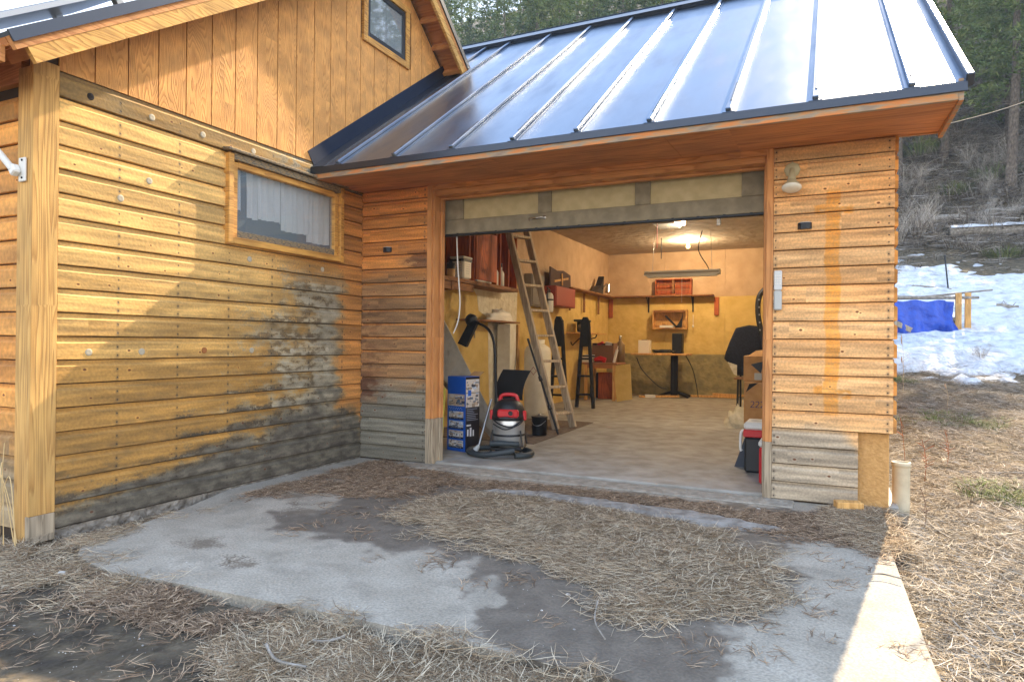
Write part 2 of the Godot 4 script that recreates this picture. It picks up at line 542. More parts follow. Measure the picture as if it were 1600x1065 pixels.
func make_materials() -> void:
	var kn := []
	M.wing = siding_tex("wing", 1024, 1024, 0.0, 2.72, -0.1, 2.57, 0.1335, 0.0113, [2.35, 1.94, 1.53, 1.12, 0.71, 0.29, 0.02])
	M.front_l = siding_tex("front_l", 320, 1024, 0.0, 0.73, 0.0, 2.45, 0.1225, 0.008, [0.02, 0.70])
	M.front_r = siding_tex("front_r", 320, 1024, 3.55, 4.29, 0.0, 2.45, 0.1225, 0.008, [3.57, 4.255])
	M.front_s = siding_tex("side", 384, 512, 0.0, 1.6, -0.1, 2.57, 0.1335, 0.0113, [0.02, 0.42, 0.83, 1.24])
	print("siding ", Time.get_ticks_msec())
	M.ply = []
	for v in 3:
		var t := grain_tex(200 + v * 10, 256, 1024, 1.0, 7.0, 15.0, Vector3(214, 154, 82), Vector3(178, 117, 56), 2.2)
		var pm := StandardMaterial3D.new()
		pm.albedo_texture = t[0]
		pm.normal_enabled = true
		pm.normal_texture = t[1]
		pm.normal_scale = 0.5
		pm.roughness = 0.8
		M.ply.append(pm)
	print("ply ", Time.get_ticks_msec())
	M.trim = wood(301, Vector3(200, 140, 82), Vector3(170, 110, 58), Vector3(1.6, 0.9, 1.6), 0.75)
	M.trim_h = wood(302, Vector3(202, 140, 80), Vector3(168, 106, 54), Vector3(0.9, 1.8, 0.9), 0.75, false)
	M.post = wood(303, Vector3(204, 160, 92), Vector3(160, 116, 60), Vector3(2.2, 0.8, 2.2), 0.85)
	M.soffit = wood(304, Vector3(192, 126, 68), Vector3(154, 92, 46), Vector3(0.6, 1.4, 1.4), 0.8, false, 4.0)
	M.fascia = rough_mat(305, [[0.25, 196, 122, 66], [0.5, 176, 128, 84], [0.62, 150, 134, 112], [0.8, 138, 118, 98]], Vector3(0.7, 4.0, 4.0), 0.85, 2.0)
	M.rake = wood(306, Vector3(216, 166, 90), Vector3(160, 112, 52), Vector3(1.2, 2.0, 1.2), 0.85, false, 7.0)
	M.greywood = wood(307, Vector3(168, 152, 128), Vector3(120, 106, 86), Vector3(2.5, 0.8, 2.5), 0.9)
	M.winwood = wood(308, Vector3(206, 152, 72), Vector3(150, 100, 44), Vector3(1.2, 2.0, 1.2), 0.7, false)
	M.winold = rough_mat(309, [[0.15, 78, 68, 54], [0.5, 124, 112, 92], [0.85, 160, 126, 78]], Vector3(6, 16, 6), 0.9)
	M.core = std(70, 56, 42, 0.9)
	M.stucco = rough_mat(310, [[0.2, 178, 134, 78], [0.8, 194, 150, 92]], Vector3(1.5, 1.5, 1.5), 0.9, 1.5, 0.05)
	# metal roof: dark coated sheet, faintly dished, dusty in streaks
	var rf := StandardMaterial3D.new()
	rf.albedo_color = Color8(98, 112, 130)
	rf.metallic = 0.9
	rf.roughness = 1.0
	rf.roughness_texture = sn(312, 256, 256, 0.02, 5, false, 0.0, ramp([[0.2, 70, 70, 70], [0.6, 84, 84, 84], [0.9, 104, 104, 104]]))
	rf.normal_enabled = true
	rf.normal_texture = sn(313, 256, 256, 0.008, 2, true, 1.2)
	rf.normal_scale = 0.3
	M.roof = triplanar(rf, Vector3(0.7, 0.35, 0.35))
	M.metal_trim = std(62, 68, 78, 0.35, 0.75)
	M.darkmetal = std(40, 42, 46, 0.45, 0.5)
	M.chrome = std(196, 194, 188, 0.22, 0.95)
	M.steel = std(150, 150, 150, 0.35, 0.9)
	M.black = std(24, 24, 26, 0.5)
	M.black_matte = std(30, 30, 32, 0.85)
	M.white = std(216, 214, 206, 0.55)
	M.plug = std(172, 160, 136, 0.8)
	M.plug_dark = std(150, 92, 44, 0.9)
	M.hole = std(38, 30, 24, 0.95)
	M.drum = std(186, 186, 184, 0.32, 0.7)
	M.red = std(190, 34, 38, 0.4)
	M.glass = std(200, 215, 220, 0.02)
	M.glass.transparency = BaseMaterial3D.TRANSPARENCY_ALPHA
	M.glass.albedo_color = Color(0.75, 0.82, 0.85, 0.14)
	M.glass.metallic_specular = 0.8
	M.curtain = std(186, 184, 178, 0.95)
	M.curtain.backlight_enabled = true
	M.curtain.backlight = Color(0.3, 0.3, 0.3)
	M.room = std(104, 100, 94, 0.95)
	# inside the garage
	M.wall_yellow = rough_mat(320, [[0.2, 200, 168, 92], [0.8, 212, 182, 108]], Vector3(0.6, 0.6, 0.6), 0.8, 1.5)
	M.wall_tan = rough_mat(321, [[0.2, 184, 154, 120], [0.8, 196, 166, 132]], Vector3(0.5, 0.5, 0.5), 0.85, 1.5)
	M.stem = rough_mat(322, [[0.15, 126, 118, 86], [0.5, 144, 132, 92], [0.85, 156, 142, 98]], Vector3(0.8, 0.8, 0.8), 0.95, 3.0)
	M.ceil = rough_mat(323, [[0.2, 160, 146, 128], [0.8, 176, 160, 142]], Vector3(0.5, 0.5, 0.5), 0.9, 1.5)
	M.floor = rough_mat(324, [[0.1, 134, 129, 119], [0.4, 147, 143, 134], [0.62, 155, 152, 144], [0.9, 166, 163, 156]], Vector3(0.45, 0.45, 0.45), 0.72, 2.0, 0.015, true, 512)
	M.patch = rough_mat(325, [[0.2, 206, 196, 170], [0.8, 226, 218, 196]], Vector3(1, 1, 1), 0.9)
	M.doorpanel = rough_mat(326, [[0.2, 176, 160, 118], [0.8, 190, 174, 132]], Vector3(1.2, 1.2, 1.2), 0.7, 1.0)
	M.doorframe = rough_mat(327, [[0.2, 122, 112, 90], [0.8, 142, 132, 108]], Vector3(1.2, 1.2, 1.2), 0.7, 1.0)
	M.redply = wood(328, Vector3(176, 88, 40), Vector3(132, 62, 28), Vector3(1, 1, 1), 0.7)
	M.oldplank = wood(329, Vector3(150, 104, 62), Vector3(104, 70, 42), Vector3(1, 2, 1), 0.8, false)
	M.pine = wood(330, Vector3(212, 164, 96), Vector3(178, 128, 66), Vector3(1.5, 1, 1.5), 0.7)
	M.ladder = wood(331, Vector3(192, 174, 148), Vector3(138, 120, 98), Vector3(2, 1, 2), 0.9)
	M.card = rough_mat(332, [[0.2, 178, 134, 84], [0.8, 192, 150, 98]], Vector3(1.5, 1.5, 1.5), 0.9, 1.0)
	M.tape = std(150, 112, 70, 0.4)
	M.cream = rough_mat(333, [[0.2, 216, 208, 186], [0.8, 230, 224, 206]], Vector3(1, 1, 1), 0.5, 0.8)
	M.sheet = rough_mat(334, [[0.2, 168, 158, 140], [0.8, 188, 178, 160]], Vector3(0.8, 0.8, 0.8), 0.85)
	M.blue = std(20, 92, 190, 0.35)
	M.rubber = std(46, 54, 58, 0.55)
	M.cloth = rough_mat(335, [[0.2, 16, 17, 24], [0.8, 30, 32, 44]], Vector3(3, 3, 3), 1.0, 4.0, 0.04)
	M.rag = rough_mat(336, [[0.2, 176, 164, 136], [0.8, 206, 196, 170]], Vector3(2, 2, 2), 1.0, 3.0)
	M.plastic = std(222, 218, 206, 0.45)
	M.mat_rug = rough_mat(337, [[0.2, 92, 80, 68], [0.8, 118, 104, 90]], Vector3(2, 2, 2), 1.0)
	M.grey_box = std(176, 178, 174, 0.5)
	M.beige_lamp = std(176, 168, 134, 0.5)
	# outdoors
	M.pad = pad_tex()
	print("pad ", Time.get_ticks_msec())
	M.conc = rough_mat(340, [[0.2, 138, 131, 118], [0.8, 162, 155, 142]], Vector3(0.8, 0.8, 0.8), 0.9, 3.0, 0.05)
	M.dirt = rough_mat(341, [[0.1, 62, 57, 52], [0.45, 88, 81, 72], [0.7, 108, 99, 86], [0.95, 132, 122, 106]], Vector3(0.7, 0.7, 0.7), 0.95, 5.0, 0.03, true, 512)
	M.hill = rough_mat(342, [[0.1, 78, 70, 56], [0.45, 120, 108, 86], [0.7, 150, 136, 110], [0.95, 172, 158, 132]], Vector3(0.35, 0.35, 0.35), 0.95, 6.0, 0.03, true, 512)
	M.snow = rough_mat(343, [[0.1, 146, 144, 140], [0.35, 186, 187, 188], [0.8, 210, 212, 214]], Vector3(0.35, 0.35, 0.35), 0.8, 6.0, 0.03)
	M.snow.subsurf_scatter_enabled = false
	M.ice = rough_mat(344, [[0.1, 100, 95, 88], [0.5, 128, 124, 117], [0.9, 150, 147, 141]], Vector3(1.4, 1.4, 1.4), 0.85, 3.0)
	M.straw = StandardMaterial3D.new()
	M.straw.vertex_color_use_as_albedo = true
	M.straw.roughness = 0.9
	M.straw.backlight_enabled = true
	M.straw.backlight = Color(0.1, 0.08, 0.05)
	M.bark = rough_mat(345, [[0.1, 62, 54, 46], [0.5, 98, 86, 74], [0.9, 134, 120, 104]], Vector3(1.5, 0.5, 1.5), 0.95, 6.0, 0.04, false)
	M.deadlog = rough_mat(346, [[0.1, 96, 88, 78], [0.5, 134, 126, 114], [0.9, 168, 160, 148]], Vector3(1, 1, 1), 0.95, 4.0, 0.04)
	M.needles = StandardMaterial3D.new()
	M.needles.vertex_color_use_as_albedo = true
	M.needles.roughness = 0.8
	M.needles.backlight_enabled = true
	M.needles.backlight = Color(0.42, 0.5, 0.18)
	M.cable = std(12, 12, 13, 0.9)
	M.tarp = rough_mat(347, [[0.2, 22, 62, 160], [0.8, 30, 78, 182]], Vector3(1.5, 1.5, 1.5), 0.45, 3.0)
	M.pvc = rough_mat(348, [[0.2, 184, 172, 146], [0.8, 200, 190, 164]], Vector3(2, 2, 2), 0.5, 0.6)
	M.stone = rough_mat(349, [[0.2, 150, 144, 134], [0.8, 190, 184, 174]], Vector3(3, 3, 3), 0.9)
	print("materials ", Time.get_ticks_msec())

# ---------------------------------------------------------------- boards
# rustic channel siding: a flat face, a rounded shoulder and a recessed lip under the next board
func board(parent: Node, m: Material, p0: Vector3, along: Vector3, out: Vector3, length: float, expo: float, c0: float, c1: float, ua: float, ub: float, vy: Vector2, sd: int, called := "board") -> MeshInstance3D:
	var e := expo
	var prof := [Vector2(0, 0.006), Vector2(0.020, 0.006), Vector2(0.0235, 0.0095), Vector2(0.0235, e - 0.034), Vector2(0.020, e - 0.029), Vector2(0.009, e - 0.023), Vector2(0.006, e - 0.018), Vector2(0.006, e)]
	var n := FastNoiseLite.new()
	n.seed = sd
	n.frequency = 2.2
	n.fractal_octaves = 4
	var st := S()
	var segs := clampi(int(length / 0.09), 3, 26)
	var rows := []
	for i in segs + 1:
		var s := length * i / segs
		var row := []
		for k in prof.size():
			var q: Vector2 = prof[k]
			var yy: float = q.y
			var dd: float = q.x
			if k >= 1 and k <= 5:
				yy += n.get_noise_2d(s * 4.0, k * 3.0 if k < 3 else 9.0) * 0.0035
				dd += n.get_noise_2d(s * 1.5, 40.0) * 0.0025
			yy = clampf(yy, c0, c1)
			row.append(p0 + along * s + Vector3(0, yy, 0) + out * dd)
		rows.append(row)
	for i in segs:
		var u_0 := lerpf(ua, ub, float(i) / segs)
		var u_1 := lerpf(ua, ub, float(i + 1) / segs)
		for k in prof.size() - 1:
			st.set_smooth_group(4 if (k == 3 or k == 4 or k == 5) else 10 + k)
			var q := [rows[i][k], rows[i + 1][k], rows[i + 1][k + 1], rows[i][k + 1]]
			var us := [u_0, u_1, u_1, u_0]
			var uv := []
			for j in 4: uv.append(Vector2(us[j], (vy.y - q[j].y) / (vy.y - vy.x)))
			uvq(st, q, uv)
	st.set_smooth_group(-1)
	for end in [0, segs]:
		var uu := ua if end == 0 else ub
		for k in range(1, prof.size() - 1):
			for q in [rows[end][0], rows[end][k], rows[end][k + 1]]:
				st.set_uv(Vector2(uu, (vy.y - q.y) / (vy.y - vy.x))); st.add_vertex(q)
	return obj(called, st, m, parent, true)

func plug(parent: Node, at: Vector3, out: Vector3, m: Material, called := "plug") -> void:
	var st := S()
	var up := Vector3.UP
	var b := Basis(up.cross(out).normalized(), out, up.cross(out).normalized().cross(out).normalized())
	lathe(st, [Vector2(0.021, -0.004), Vector2(0.021, 0.0015), Vector2(0.019, 0.0028), Vector2(0.008, 0.0022), Vector2(0.0, 0.0018)], 18, Transform3D(b, at))
	obj(called, st, m, parent)

func near_y(z: float) -> float:   # top of the near slope of the wing's roof
	return 4.681 - 0.685 * z

func far_y(z: float) -> float:
	return 5.324 + 0.80 * z

func build_wing() -> void:
	var w := thing("house_wing", "timber house wing with honey coloured board siding below a plywood gable", "house")
	# wall core, with the opening of the low window left out
	var st := S()
	for q in [[-0.1, 2.78, -0.3, 1.83], [1.515, 2.78, 1.83, 2.33], [-0.1, 0.37, 1.83, 2.33]]:
		bx(st, Vector3(-0.062, (q[2] + q[3]) * 0.5, (q[0] + q[1]) * 0.5), Vector3(0.12, q[3] - q[2], q[1] - q[0]))
	var g := PackedVector2Array([Vector2(2.78, 2.33), Vector2(2.78, near_y(2.78) - 0.09), Vector2(-0.433, 4.86), Vector2(-2.3, far_y(-2.3) - 0.09), Vector2(-2.3, 3.06), Vector2(-0.1, 3.06), Vector2(-0.1, 2.33)])
	prism(st, g, 0.12, Transform3D(Basis(Vector3(0, 0, 1), Vector3(0, 1, 0), Vector3(-1, 0, 0)), Vector3(-0.002, 0, 0)))
	# wall facing the yard, and the far walls
	bx(st, Vector3(-3.06, 1.2, 2.72), Vector3(5.9, 3.0, 0.12))
	bx(st, Vector3(-6.06, 1.8, 0.4), Vector3(0.12, 4.2, 4.7))
	bx(st, Vector3(-3.3, 1.6, -1.95), Vector3(5.5, 3.6, 0.1))
	obj("wall", st, M.core, w)
	# siding below the belt board
	var vy := Vector2(-0.1, 2.57)
	var e := 0.1335
	var yb := 0.0113
	for k in 18:
		var y := yb + k * e
		var runs := [[0.0, 2.70, 0.0, e]]
		if k >= 13:
			runs = [[0.0, 0.345, 0.0, e], [1.54, 2.70, 0.0, e]]
			if k == 13: runs.append([0.345, 1.54, 0.0, 1.79 - y])
			if k == 17: runs.append([0.345, 1.54, 2.385 - y, e])
		for r in runs:
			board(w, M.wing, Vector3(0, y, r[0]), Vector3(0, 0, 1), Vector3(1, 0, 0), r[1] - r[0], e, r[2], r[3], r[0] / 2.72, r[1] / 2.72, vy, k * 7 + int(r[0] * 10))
	# plank under the lowest board
	st = S()
	bx(st, Vector3(0.004, -0.05, 1.35), Vector3(0.012, 0.12, 2.7))
	obj("base_plank", st, M.deadlog, w)
	# belt board with its sloping cap
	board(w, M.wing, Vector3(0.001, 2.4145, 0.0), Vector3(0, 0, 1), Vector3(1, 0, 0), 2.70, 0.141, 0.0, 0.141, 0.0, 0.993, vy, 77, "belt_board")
	for q in [[2.47, 2.53, 0], [2.471, 2.142, 1], [2.471, 1.761, 1], [2.475, 1.318, 1], [2.067, 2.155, 1], [1.92, 2.342, 1], [1.67, 1.344, 1], [1.676, 0.556, 1], [0.992, 2.524, 1], [0.993, 2.194, 1], [0.999, 1.732, 2], [0.996, 1.316, 1], [0.988, 0.904, 1], [0.996, 0.49, 1]]:
		plug(w, Vector3(0.0238, q[0], q[1]), Vector3(1, 0, 0), [M.hole, M.plug, M.plug_dark][q[2]], ["open_hole", "plug", "plug"][q[2]])
	# corner post: one board on each face
	st = S()
	bx(st, Vector3(0.009, 1.345, 2.7695), Vector3(0.034, 2.47, 0.137), Basis(), 0.003)
	obj("corner_board", st, M.post, w)
	st = S()
	bx(st, Vector3(0.009, 0.035, 2.7695), Vector3(0.034, 0.149, 0.137), Basis(), 0.003)
	obj("weathered_corner_foot", st, M.greywood, w)
	st = S()
	bx(st, Vector3(-0.0615, 1.24, 2.8205), Vector3(0.1045, 2.6, 0.03), Basis(), 0.002)
	obj("corner_board", st, M.post, w)
	# boards of the wall that faces the yard
	for k in 18:
		board(w, M.front_s, Vector3(-1.7, yb + k * e, 2.78), Vector3(1, 0, 0), Vector3(0, 0, 1), 1.59, e, 0.0, e, 0.0, 1.0, vy, 300 + k)
	plug(w, Vector3(-0.19, 2.19, 2.8), Vector3(0, 0, 1), M.plug)
	plug(w, Vector3(-0.21, 1.0, 2.8), Vector3(0, 0, 1), M.plug)
	# plywood panels of the gable, grooved every 0.203 m
	var zt := 2.70
	var idx := 0
	while zt > -1.75:
		var za := zt - 0.004
		var zb := zt - 0.2032 + 0.004
		var parts := [[2.562, 99.0]]
		if za > -0.66 and zb < 0.0: parts = [[2.562, 3.86], [4.44, 99.0]]
		for pr in parts:
			var lo: float = pr[0]
			if zb < -0.05: lo = maxf(lo, 3.06)
			var ta: float = min(min(near_y(za), far_y(za)) - 0.16, pr[1])
			var tb: float = min(min(near_y(zb), far_y(zb)) - 0.16, pr[1])
			if ta <= lo and tb <= lo: continue
			ta = maxf(ta, lo + 0.01); tb = maxf(tb, lo + 0.01)
			st = S()
			var c := [Vector3(0, lo, za), Vector3(0, lo, zb), Vector3(0, tb, zb), Vector3(0, ta, za)]
			var f := []
			for v in c: f.append(v + Vector3(0.012, 0, 0))
			var uv := []
			var off := fposmod(idx * 0.37, 1.0)
			for v in c: uv.append(Vector2((v.z - zb) / 0.6 + off, v.y / 2.4 + off))
			uvq(st, f, uv)
			for k in 4:
				var k2 := (k + 1) % 4
				uvq(st, [c[k], c[k2], f[k2], f[k]], [uv[k], uv[k2], uv[k2], uv[k]])
			obj("panel", st, M.ply[idx % 3], w, true)
		idx += 1
		zt -= 0.2032
	# --- low window
	var win := Node3D.new()
	win.name = "window"
	w.add_child(win, true)
	for q in [[1.545, 2.08, 0.045, 0.66, 0], [0.345, 2.08, 0.045, 0.66, 0], [0.945, 2.385, 1.155, 0.05, 1], [0.945, 1.785, 1.155, 0.05, 0]]:
		st = S()
		bx(st, Vector3(0.018, q[1], q[0]), Vector3(0.085, q[3] if q[2] > 0.1 else 0.65, q[2]), Basis(), 0.004)
		obj("casing", st, M.winold if q[4] == 1 else M.winwood, win)
	st = S()
	bx(st, Vector3(0.035, 2.428, 0.945), Vector3(0.11, 0.02, 1.30), Basis(Vector3(0, 0, 1), -0.12), 0.004)
	obj("drip_cap", st, M.winold, win)
	for q in [[1.495, 2.082, 0.05, 0.54, 0], [0.395, 2.082, 0.05, 0.54, 0], [0.945, 2.337, 1.05, 0.045, 0], [0.945, 1.837, 1.05, 0.05, 1]]:
		st = S()
		bx(st, Vector3(0.012, q[1], q[0]), Vector3(0.05, q[3], q[2]), Basis(), 0.004)
		obj("sash", st, M.winold if q[4] == 1 else M.winwood, win)
	st = S()
	bx(st, Vector3(0.006, 2.085, 0.945), Vector3(0.004, 0.46, 1.06))
	obj("pane", st, M.glass, win)
	# room behind, and its curtain in two parted lengths
	st = S()
	for q in [[-0.75, 2.08, 0.945, 0.02, 1.2, 2.0], [-0.44, 1.55, 0.945, 0.62, 0.02, 2.0], [-0.44, 2.62, 0.945, 0.62, 0.02, 2.0], [-0.44, 2.08, -0.06, 0.62, 1.1, 0.02], [-0.44, 2.08, 1.95, 0.62, 1.1, 0.02]]:
		bx(st, Vector3(q[0], q[1], q[2]), Vector3(q[3], q[4], q[5]))
	obj("room_lining", st, M.room, win)
	for q in [[0.40, 0.66, 1.90, 0.0], [0.655, 0.95, 1.95, 1.3], [0.945, 1.20, 2.0, 2.1], [1.21, 1.32, 1.99, 0.7], [1.345, 1.46, 2.03, 2.9]]:
		st = S()
		st.set_smooth_group(1)
		var nseg := 22
		for i in nseg:
			var za: float = lerpf(q[0], q[1], float(i) / nseg)
			var zb: float = lerpf(q[0], q[1], float(i + 1) / nseg)
			var wav := func(z: float, y: float) -> Vector3: return Vector3(-0.055 + 0.016 * sin(z * 95.0 + q[3]) + 0.008 * sin(z * 41.0 + y * 2.0), y, z + 0.008 * sin(y * 5.0 + q[3]))
			quad(st, wav.call(za, q[2] + 0.004 * sin(za * 20.0)), wav.call(zb, q[2] + 0.004 * sin(zb * 20.0)), wav.call(zb, 2.42), wav.call(za, 2.42))
		obj("curtain", st, M.curtain, win)
	# --- gable window
	var gw := Node3D.new()
	gw.name = "gable_window"
	w.add_child(gw, true)
	for q in [[0.01, 4.15, 0.062, 0.62], [-0.67, 4.15, 0.062, 0.62], [-0.33, 3.873, 0.618, 0.062], [-0.33, 4.43, 0.618, 0.062]]:
		st = S()
		bx(st, Vector3(0.018, q[1], q[0]), Vector3(0.036, q[3], q[2]), Basis(), 0.003)
		obj("casing", st, M.winwood, gw)
	for q in [[-0.045, 4.15, 0.05, 0.49], [-0.615, 4.15, 0.05, 0.49], [-0.33, 3.93, 0.52, 0.05], [-0.33, 4.37, 0.52, 0.05]]:
		st = S()
		bx(st, Vector3(0.012, q[1], q[0]), Vector3(0.022, q[3], q[2]), Basis(), 0.004)
		obj("sash", st, M.black, gw)
	st = S()
	bx(st, Vector3(0.0125, 4.15, -0.33), Vector3(0.003, 0.40, 0.53))
	obj("pane", st, M.glass, gw)
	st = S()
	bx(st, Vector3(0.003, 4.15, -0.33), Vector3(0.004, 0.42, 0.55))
	obj("dark_backing", st, M.room, gw)  # dark sheet added to stand for the unlit room behind the glass
	# --- roof of the wing
	var o := 0.28
	for side in 2:
		var a := Vector2(3.1, near_y(3.1)) if side == 0 else Vector2(-1.56, far_y(-1.56))
		var b := Vector2(-0.433, 4.978)
		var nrm := Vector2(-(b.y - a.y), b.x - a.x).normalized()
		if nrm.y < 0: nrm = -nrm
		var strip := func(x0: float, x1: float, t0: float, t1: float, a2: Vector2, b2: Vector2) -> SurfaceTool:
			var s := S()
			var pl := PackedVector2Array([a2 - nrm * t0, b2 - nrm * t0, b2 - nrm * t1, a2 - nrm * t1])
			prism(s, pl, x1 - x0, Transform3D(Basis(Vector3(0, 0, 1), Vector3(0, 1, 0), Vector3(-1, 0, 0)), Vector3(x1, 0, 0)))
			return s
		obj("metal_roofing", strip.call(-6.2, o + 0.012, 0.0, 0.02, a, b), M.roof, w)
		obj("roof_deck", strip.call(-6.2, o - 0.04, 0.021, 0.06, a, b), M.soffit, w)
		obj("rake_flashing", strip.call(o + 0.001, o + 0.014, -0.006, 0.05, a, b), M.metal_trim, w)
		obj("sub_rake", strip.call(o - 0.034, o - 0.002, 0.021, 0.085, a, b), M.trim_h, w)
		var a3 := a + (b - a).normalized() * 0.06
		obj("barge_board", strip.call(o - 0.036, o - 0.006, 0.0855, 0.165, a3, b), M.rake, w)
		# lookout blocks under the overhang
		var ln := (b - a).length()
		var q := 0.12
		while q < ln:
			var m2 := a.lerp(b, q / ln) - nrm * 0.1
			var s2 := S()
			bx(s2, Vector3(0.128, m2.y, m2.x), Vector3(0.23, 0.075, 0.036), Basis(Vector3(1, 0, 0), (0.6 if side == 0 else -0.67)))
			obj("lookout", s2, M.trim_h, w)
			q += 0.3
		# boards lining the overhang
		var dir := (b - a).normalized()
		q = 0.02
		while q < ln - 0.14:
			var p1 := a + dir * q
			var p2 := a + dir * (q + 0.136)
			obj("soffit_board", strip.call(0.013, o - 0.04, 0.061, 0.071, p1, p2), M.soffit, w)
			q += 0.14
	st = S()
	bx(st, Vector3(-3.0, 2.475, 3.075), Vector3(6.4, 0.085, 0.026), Basis(), 0.003)
	obj("fascia", st, M.trim_h, w)
	st = S()
	bx(st, Vector3(-3.12, 2.60, 2.80), Vector3(6.0, 0.25, 0.04))
	obj("frieze", st, M.trim_h, w)

	# solar panel on the wing's roof
	var sp := thing("solar_array", "solar panel in a pale metal frame on the wing's metal roof", "solar panel")
	var ang := atan(0.685)
	var sb := Basis(Vector3(1, 0, 0), ang)
	st = S()
	bx(st, Vector3(-0.95, 2.86, 2.83) + sb * Vector3(0, 0.02, -0.5), Vector3(1.0, 0.035, 1.6), sb, 0.003)
	obj("frame", st, M.steel, sp)
	st = S()
	bx(st, Vector3(-0.95, 2.86, 2.83) + sb * Vector3(0, 0.0395, -0.5), Vector3(0.95, 0.004, 1.55), sb)
	obj("cells", st, std(16, 22, 48, 0.12, 0.2), sp)
	for q in [-0.62, -1.28]:
		for s3 in [0.15, -1.1]:
			st = S()
			bx(st, Vector3(q, 2.78, 2.83) + sb * Vector3(0, 0.03, s3), Vector3(0.05, 0.13, 0.06), sb, 0.004)
			obj("bracket", st, M.steel, sp)

	# antenna mount on the corner
	var am := thing("antenna_mount", "white metal antenna arm bolted to the corner board of the wing", "antenna mount", Vector3(-0.07, 1.98, 2.838))
	st = S()
	bx(st, Vector3(0.02, 0, 0.006), Vector3(0.06, 0.13, 0.012), Basis(), 0.004)
	bx(st, Vector3(-0.01, -0.005, 0.03), Vector3(0.05, 0.055, 0.04), Basis(Vector3(0, 0, 1), 0.6), 0.008)
	obj("bracket", st, M.white, am)
	st = S()
	tube(st, [Vector3(-0.02, 0.0, 0.035), Vector3(-0.09, 0.085, 0.06), Vector3(-0.12, 0.12, 0.075)], [0.018, 0.018, 0.019], 14)
	obj("arm", st, M.white, am)
	for y in [-0.045, 0.05]:
		st = S()
		lathe(st, [Vector2(0.006, 0), Vector2(0.006, 0.004), Vector2(0, 0.005)], 8, Transform3D(Basis(Vector3(1, 0, 0), PI / 2), Vector3(0.025, y, 0.0121)))
		obj("bolt", st, M.darkmetal, am)

# ---------------------------------------------------------------- garage shell
func roof_at(x: float, z: float) -> Vector3:
	return Vector3(x, 3.005 - 0.714 * z, z)

